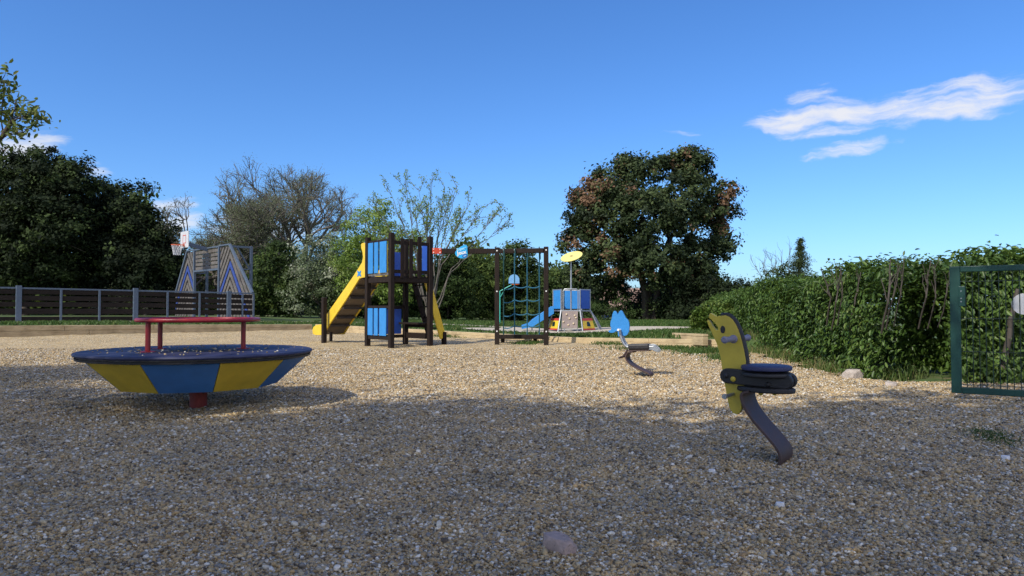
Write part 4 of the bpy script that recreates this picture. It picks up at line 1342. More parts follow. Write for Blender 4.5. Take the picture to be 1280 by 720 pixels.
# terrace lawn behind the kerbs
N = 150000
x = rng.uniform(-19, 8, N); y = 14 + rng.random(N) ** 1.3 * 20
dR, dL = kerb_d(x, y)
out = ((dR < -.26) | (dL < -.26)) & (np.abs(x) < .75 * y)
pn = np.sin(x * 1.3 + 2) * np.sin(y * 1.1) + np.sin(x * 3.1 - y * 2.3) * .6 + .5 * np.sin(7 * x + 5 * y)
fl = (x - FA.x) * fn.x + (y - FA.y) * fn.y
out &= (((x - 1.9) / 3.4) ** 2 + ((y - 20.9) / 2.3) ** 2 > 1) & ~((fl < 1.0) & (x < -8)) & (pn > -.75)
pth = np.array([(-9.2, 26.9), (-7.2, 28.3), (-4.4, 27.6), (-.6, 24.0), (1.0, 22.6)])
for a, b in zip(pth[:-1], pth[1:]):
    ab = b - a; t = np.clip(((x - a[0]) * ab[0] + (y - a[1]) * ab[1]) / (ab @ ab), 0, 1)
    out &= np.hypot(x - a[0] - t * ab[0], y - a[1] - t * ab[1]) > .62
x, y = x[out], y[out]
grass_obj('grass', 'short lawn on the terraces behind the timber kerbs', x, y, .05 + .06 * rng.random(len(x)), .012 + .010 * rng.random(len(x)), .45)
# weeds along the hedge foot
N = 9000
y = 8.2 + 7.0 * rng.random(N); x = edge_x(y) - .05 + .62 * rng.random(N) ** 1.1 + .12 * rng.normal(size=N) * (rng.random(N) < .3)
k = (np.sin(y * 4) + np.sin(y * 9.1 + 1) * .7 + rng.normal(size=N) * .5 > -.8) & (y > 8.55)
x, y = x[k], y[k]
grass_obj('grass', 'straggly pale grass along the foot of the laurel hedge', x, y, .06 + .17 * rng.random(len(x)) ** 1.6, .0035 + .003 * rng.random(len(x)), .74)
# grass fringe in front of the kerb ends
fx, fy = [], []
for (px, py, rx, ry, n) in ((835, 436, 55, 1.8, 2000), (882, 440, 30, 2.6, 1700), (905, 446, 20, 2.6, 700), (660, 429, 18, 1.2, 600), (470, 413, 22, .8, 900), (570, 421.5, 28, 1.0, 1300), (770, 431, 25, 1.2, 700)):
    u = rng.normal(size=n) * .55; v = rng.normal(size=n) * .55
    for a, b in zip(u, v):
        g = gnd(px + a * rx, py + b * ry, .04)
        fx.append(g.x); fy.append(g.y)
fx, fy = np.array(fx), np.array(fy)
dR, dL = kerb_d(fx, fy); ok = (dR > .02) & (dL > .02)
fx, fy = fx[ok], fy[ok]
tone = np.clip(.45 + .2 * rng.normal(size=len(fx)), 0, 1)
V, idx, tone = blades(fx, fy, .03 + .07 * rng.random(len(fx)), .006 + .005 * rng.random(len(fx)), tone, gravel_z(fx, fy))
tag(np_mesh('grass', V, idx, 5, M['blade'], None, (0, 0, 0), tone), 'patches of grass growing in the gravel before the kerb', 'grass', None, 'stuff')
fx = rng.normal(size=1500); fy = rng.normal(size=1500)
pp = [gnd(1240 + a * 22 * .8, 544 + a * 4 + b * 4) for a, b in zip(fx, fy)]
fx = np.array([p.x for p in pp]); fy = np.array([p.y for p in pp])
tone = np.clip(.3 + .2 * rng.normal(size=len(fx)), 0, 1)
V, idx, tone = blades(fx, fy, .01 + .025 * rng.random(len(fx)), .003 + .002 * rng.random(len(fx)), tone, gravel_z(fx, fy))
tag(np_mesh('grass', V, idx, 5, M['blade'], None, (0, 0, 0), tone), 'flat patch of grass in the gravel before the gate', 'grass', None, 'stuff')

# ------------------------------------------------------------------ trees
def tree_root(name, label, cat, px, Y, group=None, X=None):
    xx = at(px, 380, Y).x if X is None else X
    return thing(name, label, cat, (xx, Y, gz(xx, Y)), group)

def limbs_to(root, lobes, r, mat, fork=1.2, name='trunk', bases=None, seed=1):
    rs = random.Random(seed); segs = []
    b = WL[root.name] - UP * .2
    bases = bases or [(0, 0)]
    forks = []
    for (dx, dy) in bases:
        f = b + Vector((dx, dy, fork + .2)) + Vector((dx * .6, dy * .6, 0))
        limb(segs, b + Vector((dx * .4, dy * .4, 0)), f, r * 1.15, r * .85, .10, 5, rs)
        forks.append(f)
    for i, (c, rad) in enumerate(lobes):
        c = Vector(c)
        f = min(forks, key=lambda q: (q - c).length)
        e = limb(segs, f, f.lerp(c, .55), r * .55, r * .35, .25, 5, rs)
        limb(segs, e, c + Vector((0, 0, rad[2] * .3)), r * .35, r * .10, .3, 5, rs)
        for k in range(3):
            q = c + Vector((rs.uniform(-.8, .8) * rad[0], rs.uniform(-.8, .8) * rad[1], rs.uniform(-.5, .8) * rad[2]))
            limb(segs, e.lerp(c, rs.random()), q, r * .2, r * .06, .3, 4, rs)
    return seg_mesh(name, segs, mat, root)

# big holm oak
Yo = 35
oak = tree_root('holm_oak', 'big round dark evergreen oak with brown dead patches behind the cat rocker', 'tree', 812, Yo)
ol = px_lobes(Yo, [(q[0], q[1], q[2] * .86, q[3] * .86) + q[4:] for q in [(742, 262, 34, 40), (722, 300, 26, 30), (735, 340, 36, 32), (775, 236, 34, 36), (805, 215, 36, 26), (800, 270, 48, 48, -1.5), (862, 215, 36, 28), (850, 260, 44, 46, -1.2), (895, 262, 30, 34),
                  (900, 300, 24, 28), (868, 320, 40, 34, -.5), (825, 325, 42, 36, -1.6), (775, 318, 44, 38, -1), (870, 360, 40, 30), (840, 390, 30, 22, .6), (892, 372, 28, 26, .8), (765, 358, 26, 22, 1), (905, 240, 16, 18), (726, 248, 18, 20), (782, 205, 18, 14), (842, 200, 18, 14), (862, 196, 20, 14), (747, 228, 20, 16), (848, 384, 30, 18, -.6), (888, 388, 26, 18), (735, 368, 24, 18)]])
pat = px_lobes(Yo, [(730, 243, 16, 18), (783, 246, 9, 9), (755, 298, 14, 12), (905, 248, 12, 18), (905, 285, 10, 16), (765, 330, 9, 20), (870, 352, 8, 8), (716, 302, 8, 8), (880, 265, 6, 8), (745, 232, 14, 8)])
pat = [(c, (r[0], 6, r[2])) for c, r in pat]
add_crown('crown', oak, M['holm'], ol, 44, 84, .18, .165, tone_mid=.42, tone_var=.22, shell=.35, patch=pat)
limbs_to(oak, ol, .19, M['bark'], 2.6, 'trunk', [(-.30, 0), (.42, .1), (.05, .35)], 3)

# dark evergreens on the left
for i, (px, Y, spec, lab, sd) in enumerate((
        (30, 40, [(10, 238, 60, 44), (45, 212, 42, 30), (95, 222, 30, 24), (-10, 300, 70, 55), (60, 285, 52, 60, -1), (40, 340, 60, 32), (-60, 250, 60, 60), (75, 240, 34, 36)], 'leftmost of the dark evergreen trees behind the ball court', 2),
        (125, 43, [(125, 245, 36, 34), (150, 240, 30, 26, 1), (105, 275, 44, 46), (140, 300, 44, 50, -1), (120, 345, 54, 26)], 'dark evergreen tree behind the ball court, second from the left edge', 4),
        (185, 41, [(170, 255, 28, 32), (190, 285, 30, 34), (205, 315, 24, 36), (175, 325, 40, 46, -.6), (200, 352, 34, 22)], 'dark evergreen tree behind the basketball hoop', 6))):
    r = tree_root('evergreen_tree', lab, 'tree', px, Y, 'dark evergreens behind the ball court')
    lb = px_lobes(Y, [(q[0], q[1] + (0, 13, 12)[i]) + q[2:] for q in spec])
    add_crown('crown', r, M['dark_leaf'], lb, 26, 85, .24, .19, tone_mid=(.62, .46, .44)[i], tone_var=.26, shell=.25)
    limbs_to(r, lb, .22, M['bark'], 1.8, 'trunk', None, sd)

# bare oaks
def bare_oak(label, px, Y, h0, L, seed, lean=(0, 0), depth=6):
    root = tree_root('bare_oak', label, 'tree', px, Y, 'oaks just coming into leaf')
    rs = random.Random(seed); segs, tips = [], []
    b = WL[root.name]
    p = limb(segs, b - UP * .2, b + UP * h0 + Vector((lean[0] * .3, 0, 0)), .36, .27, .12, 5, rs)
    for k in range(6):
        a = 2 * math.pi * k / 6 + rs.uniform(-.3, .3)
        d = Vector((math.cos(a) * .85 + lean[0] * .15, math.sin(a) * .6, rs.uniform(.22, .6))).normalized()
        grow(segs, tips, p - UP * rs.uniform(0, .5), d, L * rs.uniform(1.0, 1.3), .17, depth - 1, .64, .24, .05, (2, 4), .76, rs)
    grow(segs, tips, p, Vector((0, 0, 1)), L, .19, depth - 1, .6, .24, .1, (2, 3), .76, rs)
    seg_mesh('trunk', segs, M['bark_grey'], root, 5)
    T = np.array([t[0][:] for t in tips])
    T = T[rng.random(len(T)) < .8]
    ii = np.repeat(np.arange(len(T)), 4)
    Pp = T[ii] + rng.normal(size=(len(ii), 3)) * .14
    V, idx, per, tone = leaf_geo(Pp, unit(rng.normal(size=Pp.shape) + np.array([0, 0, .4])), .060 * (.6 + .8 * rng.random(len(ii))), np.clip(.5 + .25 * rng.normal(size=len(ii)), 0, 1))
    np_mesh('crown', V, idx, per, M['oakbud'], root, WL[root.name], tone)
    return len(segs), len(tips)
print(bare_oak('gnarled oak with bare twisting limbs behind the goal wall', 297, 45, 2.6, 1.92, 21))
print(bare_oak('gnarled oak with a hazy bare crown left of the slide tower', 374, 46, 2.6, 1.95, 33))

# shrubs and small trees along the back
def bush(name, label, px, Y, spec, mat, dens, per, cr, size, group=None, trunk=.06, fork=.5, sd=1, **kw):
    r = tree_root(name, label, 'shrub' if 'tree' not in name else 'tree', px, Y, group)
    lb = px_lobes(Y, spec)
    add_crown('crown' if 'tree' in name else 'foliage', r, M[mat], lb, dens, per, cr, size, **kw)
    limbs_to(r, lb, trunk, M['bark'], fork, 'trunk' if 'tree' in name else 'stems', None, sd)
    return r
gB = 'shrubs along the back of the playground'
bush('shrub', 'dark green shrub right behind the goal wall', 345, 37, [(340, 345, 30, 40), (360, 370, 34, 28), (325, 372, 22, 24), (352, 318, 22, 20)], 'thicket', 34, 66, .18, .15, gB, tone_mid=.35, tone_var=.18)
bush('blossom_shrub', 'tall pale blossoming shrub left of the yellow slide', 402, 36, [(400, 330, 34, 34), (385, 350, 30, 28), (418, 312, 22, 20), (425, 345, 26, 34), (395, 375, 36, 24)], 'blossom', 34, 62, .17, .125, tone_mid=.48, tone_var=.22)
bush('leafy_tree', 'bright green young tree behind the slide', 462, 34, [(460, 290, 32, 30), (435, 310, 26, 30), (488, 300, 30, 34), (470, 262, 22, 16), (505, 320, 26, 34), (450, 335, 34, 34), (488, 350, 34, 36), (520, 300, 14, 20)], 'fresh', 30, 54, .18, .12, trunk=.10, fork=1.0, tone_mid=.45, tone_var=.2, shell=.3)
bush('shrub', 'dark shrub under the bright green tree behind the slide', 455, 36, [(440, 372, 34, 26), (470, 378, 30, 22), (500, 372, 34, 28)], 'thicket', 34, 66, .18, .15, gB, tone_mid=.25, tone_var=.15)
bush('shrub', 'dark shrub below the beam between tower and net', 560, 36, [(545, 365, 34, 36), (575, 350, 30, 34), (560, 385, 44, 16), (548, 335, 20, 18)], 'thicket', 34, 66, .18, .15, gB, tone_mid=.30, tone_var=.18)
bush('shrub', 'yellow green shrub under the blue sign', 590, 38, [(590, 340, 26, 24), (612, 350, 26, 30), (602, 375, 34, 26), (578, 330, 18, 14)], 'thicket', 34, 66, .18, .15, gB, tone_mid=.62, tone_var=.2)
bush('ivy_tree', 'ivy clad tree standing behind the climbing net', 640, 40, [(635, 345, 22, 30), (650, 330, 18, 26), (628, 375, 34, 24), (660, 360, 30, 32), (640, 318, 12, 14)], 'thicket', 34, 66, .19, .16, None, trunk=.12, fork=1.2, tone_mid=.40, tone_var=.2)
bush('shrub', 'broad dark shrub behind the small climbing house', 690, 38, [(685, 368, 34, 26), (712, 375, 32, 24), (740, 388, 34, 18), (660, 385, 30, 16), (695, 352, 22, 16)], 'thicket', 34, 66, .18, .15, gB, tone_mid=.30, tone_var=.16)
bush('shrub', 'dark clipped shrub left of the oak trunk', 770, 33.5, [(755, 392, 26, 17), (782, 389, 24, 20), (735, 394, 20, 14)], 'thicket', 30, 60, .14, .10, gB, tone_mid=.28, tone_var=.15)
bush('shrub', 'dark shrub directly behind the trunk of the big oak', 812, 39, [(792, 384, 18, 22), (836, 380, 22, 24), (814, 370, 22, 16), (812, 392, 26, 14)], 'dark_leaf', 34, 66, .18, .15, gB, tone_mid=.45, tone_var=.2)
bush('shrub', 'dark shrub right of the oak trunk by the bush', 872, 33, [(862, 385, 26, 26), (885, 370, 30, 26), (912, 365, 24, 22), (845, 398, 18, 12)], 'dark_leaf', 34, 66, .18, .15, gB, tone_mid=.45, tone_var=.2)
bush('far_tree', 'distant dark tree low on the horizon right of the oak', 905, 62, [(888, 358, 20, 12), (906, 356, 18, 11), (926, 358, 12, 9), (905, 368, 36, 12)], 'dark_leaf', 14, 50, .30, .22, None, trunk=.2, fork=2, tone_mid=.5, tone_var=.2)

# the wood beyond, read as one mass
WP, WN, WS, WT = [], [], [], []
for k in range(5200):
    px = rng.uniform(-160, 900); Yw = rng.uniform(50, 62)
    hgt = np.interp(px, [-160, 200, 330, 420, 560, 700, 760, 820, 900], [10, 8.0, 6.2, 6.0, 5.6, 5.0, 3.0, 3.4, 4.4]) * (.8 + .2 * math.sin(px * .045) + .1 * math.sin(px * .11 + 1))
    c = at(px, 380, Yw); g0_ = gz(c.x, Yw)
    if 738 < px < 836 and Yw < 66: 
        continue
    z = g0_ + hgt * rng.random() ** .7
    m = 42
    off = rng.normal(size=(m, 3)) * .42
    WP.append(np.array([c.x, Yw, z]) + off); WN.append(unit(rng.normal(size=(m, 3)) + np.array([0, -.3, .6])))
    WS.append(.30 + .16 * rng.random(m)); WT.append(np.clip(.35 + .2 * rng.normal() + .06 * rng.normal(size=m), 0, 1))
V, idx, per, tone = leaf_geo(np.concatenate(WP), np.concatenate(WN), np.concatenate(WS), np.concatenate(WT), .6)
tag(np_mesh('woods', V, idx, per, M['thicket'], None, (0, 0, 0), tone), 'dark wood beyond the playground, behind the nearer trees', 'woods', None, 'stuff')

# sparse many-stemmed tree
ms = tree_root('multi_stem_tree', 'sparse many stemmed tree with thin bare branches above the slide tower', 'tree', 535, 31)
segs, tips = [], []
rs = random.Random(8)
b = WL[ms.name]
for k, (tx_, ty_) in enumerate(((470, 262), (484, 232), (505, 226), (523, 236), (540, 226), (556, 236), (572, 228), (590, 246), (606, 258), (628, 282), (618, 270), (455, 275), (515, 250), (560, 256), (582, 262), (535, 250))):
    q = at(tx_, ty_, 31 + rs.uniform(-1.4, 1.4))
    p = b + Vector((rs.uniform(-.25, .25), rs.uniform(-.2, .2), 0))
    midp = p.lerp(q, .45) + Vector((-(q.x - p.x) * .15, 0, .25))
    limb(segs, p - UP * .1, midp, .038, .024, .06, 6, rs)
    limb(segs, midp, q, .024, .006, .08, 8, rs)
    for j in range(9):
        t = rs.uniform(.15, 1)
        s_ = midp.lerp(q, t)
        d = (q - midp).normalized() + Vector((rs.gauss(0, .45), rs.gauss(0, .35), rs.gauss(.05, .3)))
        grow(segs, tips, s_, d.normalized(), .62 * (1.2 - t * .5), .012, 1, .5, .16, .06, (1, 2), .7, rs)
    tips.append((q, UP))
seg_mesh('trunk', segs, M['bark_grey'], ms, 5)
T = np.array([t[0][:] for t in tips]); T = T[rng.random(len(T)) < .8]
ii = np.repeat(np.arange(len(T)), 4)
Pp = T[ii] + rng.normal(size=(len(ii), 3)) * .055
V, idx, per, tone = leaf_geo(Pp, unit(rng.normal(size=Pp.shape)), .085 * (.6 + .8 * rng.random(len(ii))), np.clip(.5 + .25 * rng.normal(size=len(ii)), 0, 1))
np_mesh('crown', V, idx, per, M['fresh'], ms, WL[ms.name], tone)

# conifer and bare tree beyond the hedge
Yc = 30
cf = tree_root('conifer', 'pointed dark conifer rising behind the laurel hedge', 'tree', 997, Yc)
top = at(1000, 299, Yc); bz_ = WL[cf.name].z
Pc, Nc, Sc, Tc = [], [], [], []
for k in range(420):
    t = rs.random() ** .75
    z = top.z - t * 2.6
    rad = (.06 + 1.25 * t) * (.55 + .6 * rs.random()) * (1 + .3 * math.sin(z * 9))
    a = rs.random() * 6.283
    m = 34
    off = rng.normal(size=(m, 3)) * np.array([.06, .06, .045]) + np.array([math.cos(a), math.sin(a), -.25]) * (rng.random(m) * rad)[:, None]
    Pc.append(np.array([top.x, top.y, z]) + off); Nc.append(unit(rng.normal(size=(m, 3)) + np.array([0, 0, .8])))
    Sc.append(.05 + .05 * rng.random(m)); Tc.append(np.clip(.5 + .18 * rng.normal() + .05 * rng.normal(size=m), 0, .8))
V, idx, per, tone = leaf_geo(np.concatenate(Pc), np.concatenate(Nc), np.concatenate(Sc), np.concatenate(Tc), .35)
np_mesh('crown', V, idx, per, M['holm'], cf, WL[cf.name], tone)
sg3 = []; limb(sg3, WL[cf.name] - UP * .1, top, .12, .012, .03, 8, rs); seg_mesh('trunk', sg3, M['bark'], cf)
bush('dark_shrub', 'dark evergreen shrub left of the conifer behind the hedge', 970, 29, [(972, 340, 16, 12), (956, 350, 14, 10), (985, 338, 12, 12), (970, 360, 32, 12)], 'holm', 34, 55, .13, .10, None, tone_mid=.4, tone_var=.2)
bt = tree_root('bare_sapling', 'leafless thin tree with pale twigs left of the conifer', 'tree', 975, 31)
segs, tips = [], []
for (tx_, ty_) in ((944, 332), (952, 326), (962, 316), (978, 312), (988, 314), (970, 320)):
    q = at(tx_, ty_, 31); p = WL[bt.name] + UP * .3
    e = limb(segs, WL[bt.name] - UP * .1, p.lerp(q, .5) , .035, .02, .12, 5, rs)
    limb(segs, e, q, .02, .006, .12, 6, rs)
    for j in range(6):
        grow(segs, tips, e.lerp(q, rs.uniform(.2, 1)), ((q - e).normalized() + Vector((rs.gauss(0, .4), rs.gauss(0, .4), .1))).normalized(), .4, .008, 1, .5, .2, .05, (1, 2), .7, rs)
seg_mesh('trunk', segs, M['bark_grey'], bt, 4)

# leafy tree just outside the left edge; one branch reaches into the picture
lt = thing('roadside_tree', 'leafy tree at the left edge reaching a thin branch into the sky', 'tree', (-9.3, 5.4, 0))
segs, tips = [], []
rs = random.Random(12)
b = WL[lt.name]
f = limb(segs, b - UP * .1, b + UP * 2.1, .14, .11, .08, 5, rs)
for (q, n_k) in ((Vector((-9.6, 5.6, 5.6)), 22), (Vector((-10.6, 4.6, 4.6)), 20), (Vector((-8.4, 4.4, 4.9)), 22), (Vector((-9.8, 7.0, 4.4)), 16)):
    limb(segs, f, q, .07, .015, .12, 7, rs)
    for j in range(n_k):
        grow(segs, tips, f.lerp(q, rs.uniform(.35, 1)), Vector((rs.gauss(0, 1), rs.gauss(0, 1), rs.gauss(.3, .6))).normalized(), .8, .016, 2, .55, .18, .04, (2, 2), .72, rs)
nin = len(tips)
stem_pts = [f, Vector((-8.0, 7.4, 2.75)), at(-30, 205, 9.1), at(4, 170, 9.1), at(14, 152, 9.1)]
for a_, c_ in zip(stem_pts[:-1], stem_pts[1:]):
    limb(segs, a_, c_, .034, .026, .05, 4, rs)
for (sx, sy, ex, ey_) in ((14, 152, 50, 134), (14, 152, 22, 124), (4, 170, 38, 160), (4, 165, -6, 120), (0, 150, 8, 100), (-10, 130, 6, 94), (14, 150, 30, 142), (22, 148, 52, 150), (-20, 190, 10, 185)):
    p, q = at(sx, sy, 9.1), at(ex, ey_, 9.1 + rs.uniform(-.4, .4))
    limb(segs, p, q, .010, .004, .12, 5, rs)
    for j in range(7):
        s_ = p.lerp(q, rs.uniform(.3, 1)); e = s_ + Vector((rs.gauss(0, .07), rs.gauss(0, .07), rs.gauss(0, .06)))
        segs.append((s_, e, .003, .002)); tips.append((e, UP)); tips.append((s_.lerp(e, .5), UP))
    tips.append((q, UP))
seg_mesh('trunk', segs, M['bark'], lt, 5)
T = np.array([t[0][:] for t in tips])
cnt = np.where(np.arange(len(T)) < nin, 12, 3); spr_ = np.where(np.arange(len(T)) < nin, .17, .06)
ii = np.repeat(np.arange(len(T)), cnt)
Pp = T[ii] + rng.normal(size=(len(ii), 3)) * spr_[ii][:, None]
V, idx, per, tone = leaf_geo(Pp, unit(rng.normal(size=Pp.shape) + np.array([0, 0, .6])), .095 * (.6 + .8 * rng.random(len(ii))), np.clip(.82 + .15 * rng.normal(size=len(ii)), 0, 1), .42, .06)
np_mesh('crown', V, idx, per, M['thicket'], lt, WL[lt.name], tone)

# tall trees behind and beside the viewer; they shade the foreground
shade = [(-15.2, -2.4, 0.4, .94), (-11.0, -2.8, 1.3, 1.10), (-6.6, -2.0, 2.6, .95), (-2.4, -2.6, 4.1, 1.12)]
SL = [((.9, .2, 9.3), (1.15, 1.15, 1.2)), ((-1.2, -.3, 8.7), (1.0, 1.0, 1.0)), ((.1, 1.3, 8.5), (.95, .95, .9)), ((.2, -1.3, 8.4), (1.1, 1.1, 1.0)), ((0, 0, 7.9), (1.9, 1.9, 1.0)), ((1.6, .6, 7.4), (1.8, 1.8, 1.5)), ((-1.6, -.4, 7.3), (1.9, 1.9, 1.5)), ((.3, -1.7, 7.2), (1.8, 1.8, 1.4)), ((-.2, 1.7, 7.3), (1.8, 1.8, 1.4)),
      ((0, 0, 6.4), (2.5, 2.5, 1.4)), ((1.9, -1.1, 6.2), (1.4, 1.4, 1.0)), ((-1.6, 1.5, 6.0), (1.5, 1.5, 1.0))]
sh0 = thing('shade_tree', 'tall broad tree standing behind the viewer and shading the gravel', 'tree', (0, 0, 0), 'tall trees shading the foreground')
add_crown('crown', sh0, M['thicket'], SL, 15, 60, .25, .18, tone_mid=.4, tone_var=.2, shell=.3)
limbs_to(sh0, SL, .26, M['bark'], 3.4, 'trunk', None, 9)
kids0 = list(sh0.children)
for i, (x, y, rz, s) in enumerate(shade):
    if i == 0: o = sh0
    else:
        o = sh0.copy(); COL.objects.link(o)
        for ch in kids0:
            c = ch.copy(); COL.objects.link(c); c.parent = o
    o.location = (x, y, -.03); o.rotation_euler = (0, 0, rz); o.scale = (s, s, s)

# ------------------------------------------------------------------ house beyond the oak
Yh = 58
hz = gz(7, Yh)
hc = at(778, 380, Yh)
hs = thing('house', 'low house with a terracotta tiled roof glimpsed behind the oak', 'house', (hc.x, Yh, hz))
x0, x1 = at(735, 380, Yh).x, at(835, 380, Yh).x
ze = at(770, 384, Yh).z; zr_ = at(770, 361, Yh + 3).z
def roofmat():
    m, nt, b_ = base_mat('terracotta_tiles')
    v = coord(nt)
    wv = nd(nt, 'ShaderNodeTexWave', bands_direction='X'); wv.inputs['Scale'].default_value = 1.6; wv.inputs['Distortion'].default_value = .6
    lk(nt, v, wv.inputs['Vector'])
    f = noise(nt, v, 4, 5)
    lk(nt, ramp(nt, f, [(.3, (.20, .13, .10)), (.7, (.36, .245, .19))]), b_.inputs['Base Color'])
    b_.inputs['Roughness'].default_value = .9
    bump(nt, wv.outputs['Fac'], b_, .8, .06)
    return m
M['roof'] = roofmat()
MB().add([(x0, Yh, hz - .3), (x1, Yh, hz - .3), (x1, Yh + 6, hz - .3), (x0, Yh + 6, hz - .3), (x0, Yh, ze), (x1, Yh, ze), (x1, Yh + 6, ze), (x0, Yh + 6, ze), (x0, Yh + 3, zr_ - .12), (x1, Yh + 3, zr_ - .12)],
         [(0, 1, 5, 4), (1, 2, 6, 9, 5), (2, 3, 7, 6), (3, 0, 4, 8, 7)]).build('wall', M['plaster'], hs)
rf = MB()
for s, yy in ((-1, Yh - .45), (1, Yh + 6.45)):
    k = (zr_ - ze) / 3.0
    pz = ze - .45 * k
    rf.prism([(x0 - .4, yy, pz), (x1 + .4, yy, pz), (x1 + .4, Yh + 3, zr_), (x0 - .4, Yh + 3, zr_)], (0, 0, .12))
rf.build('roof', M['roof'], hs)
for q in (.2, .5, .8):
    xw = x0 + (x1 - x0) * q
    MB().box((xw, Yh - .02, ze - 1.2), (.9, .06, 1.1)).build('window', M['blue_deep_or_shaded'], hs)

# ------------------------------------------------------------------ camera, light, sky
cam = bpy.data.cameras.new('camera'); co = bpy.data.objects.new('camera', cam); COL.objects.link(co)
co.location = (0, 0, CAMZ); co.rotation_euler = (R_(90) + PITCH, 0, 0)
cam.sensor_width = 36; cam.lens = F / 1280 * 36; cam.clip_end = 5000; cam.clip_start = .05
S.camera = co

ELEV = R_(43)
sd_ = Vector((.68, .73, 0)).normalized() * math.cos(ELEV) + Vector((0, 0, -math.sin(ELEV)))
sun = bpy.data.lights.new('sun', 'SUN'); so = bpy.data.objects.new('sun', sun); COL.objects.link(so)
sun.energy = 3.4; sun.angle = R_(.53); sun.color = (1.0, .93, .80)
so.rotation_euler = sd_.to_track_quat('-Z', 'Y').to_euler()
so.location = (-20, -20, 30)

w = bpy.data.worlds.new('World'); S.world = w; w.use_nodes = True
nt = w.node_tree; bg = nt.nodes['Background']
sky = nd(nt, 'ShaderNodeTexSky', sky_type='NISHITA', sun_disc=False)
sky.sun_elevation = ELEV; sky.sun_rotation = math.atan2(-sd_.x, -sd_.y)
sky.altitude = 200; sky.air_density = 1.0; sky.dust_density = .9; sky.ozone_density = 1.6

def Mth(op, a, b=None, c=None):
    m_ = nd(nt, 'ShaderNodeMath', operation=op)
    for k, v_ in enumerate((a, b, c)):
        if v_ is None: continue
        if isinstance(v_, (int, float)): m_.inputs[k].default_value = v_
        else: lk(nt, v_, m_.inputs[k])
    return m_.outputs[0]
geo = nd(nt, 'ShaderNodeNewGeometry')
sx = nd(nt, 'ShaderNodeSeparateXYZ')
vm = nd(nt, 'ShaderNodeVectorMath', operation='SCALE'); vm.inputs['Scale'].default_value = -1
tcn = nd(nt, 'ShaderNodeTexCoord')
lk(nt, tcn.outputs['Generated'], sx.inputs[0])
az = Mth('MULTIPLY', Mth('ARCTAN2', sx.outputs[0], sx.outputs[1]), 57.2958)
el = Mth('MULTIPLY', Mth('ARCSINE', sx.outputs[2]), 57.2958)
cv = nd(nt, 'ShaderNodeCombineXYZ'); lk(nt, az, cv.inputs[0]); lk(nt, el, cv.inputs[1])
def azel(px, py):
    d = ray(px, py).normalized()
    return math.degrees(math.atan2(d.x, d.y)), math.degrees(math.asin(d.z))
wn = nd(nt, 'ShaderNodeTexNoise'); wn.inputs['Scale'].default_value = .28; wn.inputs['Detail'].default_value = 5
lk(nt, cv.outputs[0], wn.inputs['Vector'])
wsub = nd(nt, 'ShaderNodeVectorMath', operation='SUBTRACT'); wsub.inputs[1].default_value = (.5, .5, .5); lk(nt, wn.outputs['Color'], wsub.inputs[0])
wsc = nd(nt, 'ShaderNodeVectorMath', operation='MULTIPLY'); wsc.inputs[1].default_value = (3.2, 1.9, 0); lk(nt, wsub.outputs[0], wsc.inputs[0])
wad = nd(nt, 'ShaderNodeVectorMath', operation='ADD'); lk(nt, cv.outputs[0], wad.inputs[0]); lk(nt, wsc.outputs[0], wad.inputs[1])
sw = nd(nt, 'ShaderNodeSeparateXYZ'); lk(nt, wad.outputs[0], sw.inputs[0])
def blob(p, q, thick, gain=1.0):
    """a streak of cloud lying between two sky directions"""
    a0, e0_ = azel(*p); a1, e1_ = azel(*q)
    ca, ce = (a0 + a1) / 2, (e0_ + e1_) / 2
    hl = math.hypot(a1 - a0, e1_ - e0_) / 2; an = math.atan2(e1_ - e0_, a1 - a0)
    c_, s_ = math.cos(an), math.sin(an)
    da = Mth('SUBTRACT', sw.outputs[0], ca); de = Mth('SUBTRACT', sw.outputs[1], ce)
    u_ = Mth('ADD', Mth('MULTIPLY', da, c_ / hl), Mth('MULTIPLY', de, s_ / hl))
    v_ = Mth('ADD', Mth('MULTIPLY', da, -s_ / thick), Mth('MULTIPLY', de, c_ / thick))
    rr_ = Mth('ADD', Mth('POWER', Mth('ABSOLUTE', u_), 2.6), Mth('POWER', Mth('ABSOLUTE', v_), 2.0))
    return Mth('MULTIPLY', Mth('MAXIMUM', Mth('SUBTRACT', 1.0, rr_), 0.0), gain)
mask = None
for bl in (blob((900, 166), (1180, 128), 2.1, .95), blob((1000, 150), (1360, 108), 1.9, .95), blob((1120, 128), (1340, 78), 1.2, .85), blob((985, 200), (1130, 170), 1.0, .85), blob((1080, 182), (1215, 162), .6, .55), blob((925, 58), (965, 86), .4, .35),
           blob((-40, 205), (95, 165), 2.2, .95), blob((80, 205), (150, 222), 1.3, .9), blob((180, 240), (260, 310), 2.6, .9), blob((215, 300), (430, 275), 2.6, .8), blob((810, 172), (915, 164), .5, .45), blob((965, 132), (1070, 104), 1.1, .75)):
    mask = bl if mask is None else Mth('MAXIMUM', mask, bl)
mp = nd(nt, 'ShaderNodeMapping'); mp.inputs['Rotation'].default_value = (0, 0, R_(-11)); mp.inputs['Scale'].default_value = (.26, 1.25, 1)
lk(nt, wad.outputs[0], mp.inputs['Vector'])
cn = nd(nt, 'ShaderNodeTexNoise'); cn.inputs['Scale'].default_value = .8; cn.inputs['Detail'].default_value = 10; cn.inputs['Roughness'].default_value = .60
lk(nt, mp.outputs[0], cn.inputs['Vector'])
dens = Mth('SUBTRACT', Mth('MULTIPLY', Mth('POWER', mask, .75), 1.30), Mth('MULTIPLY', Mth('SUBTRACT', 1.0, cn.outputs['Fac']), 1.75))
cl = nd(nt, 'ShaderNodeMapRange', interpolation_type='SMOOTHSTEP'); cl.inputs['From Min'].default_value = -.12; cl.inputs['From Max'].default_value = .62
lk(nt, dens, cl.inputs['Value'])
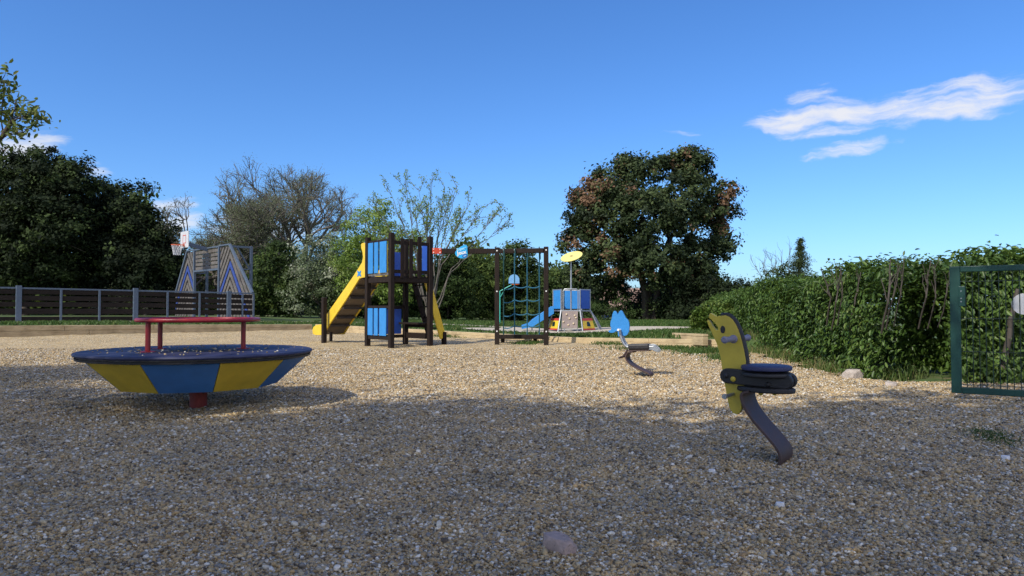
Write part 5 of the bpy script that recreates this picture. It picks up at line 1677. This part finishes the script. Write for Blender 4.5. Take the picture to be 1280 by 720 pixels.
hsv = nd(nt, 'ShaderNodeHueSaturation'); hsv.inputs['Saturation'].default_value = 1.06; hsv.inputs['Value'].default_value = 1.0
tint = nd(nt, 'ShaderNodeMix', data_type='RGBA', blend_type='MULTIPLY'); tint.inputs[0].default_value = 1; tint.inputs[7].default_value = (.445, .635, .925, 1)
lk(nt, sky.outputs[0], tint.inputs[6]); lk(nt, tint.outputs[2], hsv.inputs['Color'])
mixc = nd(nt, 'ShaderNodeMix', data_type='RGBA')
# unseen broken bright cloud added behind the viewer to lift the shade neutrally
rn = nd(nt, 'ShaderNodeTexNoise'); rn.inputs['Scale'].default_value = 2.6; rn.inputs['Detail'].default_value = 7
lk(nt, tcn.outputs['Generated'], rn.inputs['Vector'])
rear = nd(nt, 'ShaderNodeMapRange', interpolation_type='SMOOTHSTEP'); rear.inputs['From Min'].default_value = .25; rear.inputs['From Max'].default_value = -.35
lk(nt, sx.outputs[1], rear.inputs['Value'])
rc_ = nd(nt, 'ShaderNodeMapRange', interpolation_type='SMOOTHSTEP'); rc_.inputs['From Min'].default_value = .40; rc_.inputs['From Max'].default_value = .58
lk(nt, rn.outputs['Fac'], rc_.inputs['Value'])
lk(nt, Mth('MULTIPLY', cl.outputs[0], .92), mixc.inputs[0]); lk(nt, hsv.outputs[0], mixc.inputs[6]); mixc.inputs[7].default_value = (4.3, 4.3, 4.45, 1)
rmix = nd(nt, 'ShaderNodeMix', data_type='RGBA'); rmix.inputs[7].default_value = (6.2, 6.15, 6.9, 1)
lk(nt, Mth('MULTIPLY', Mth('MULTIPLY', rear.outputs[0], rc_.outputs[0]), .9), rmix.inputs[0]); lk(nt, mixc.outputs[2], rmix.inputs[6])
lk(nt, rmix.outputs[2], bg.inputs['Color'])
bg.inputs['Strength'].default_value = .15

S.view_settings.view_transform = 'Standard'; S.view_settings.look = 'None'; S.view_settings.gamma = 1; S.view_settings.use_curve_mapping = False
S.view_settings.exposure = 0.45
S.cycles.max_bounces = 6; S.cycles.transparent_max_bounces = 8
S.cycles.use_denoising = True
try: S.cycles.denoising_prefilter = 'FAST'
except Exception: pass
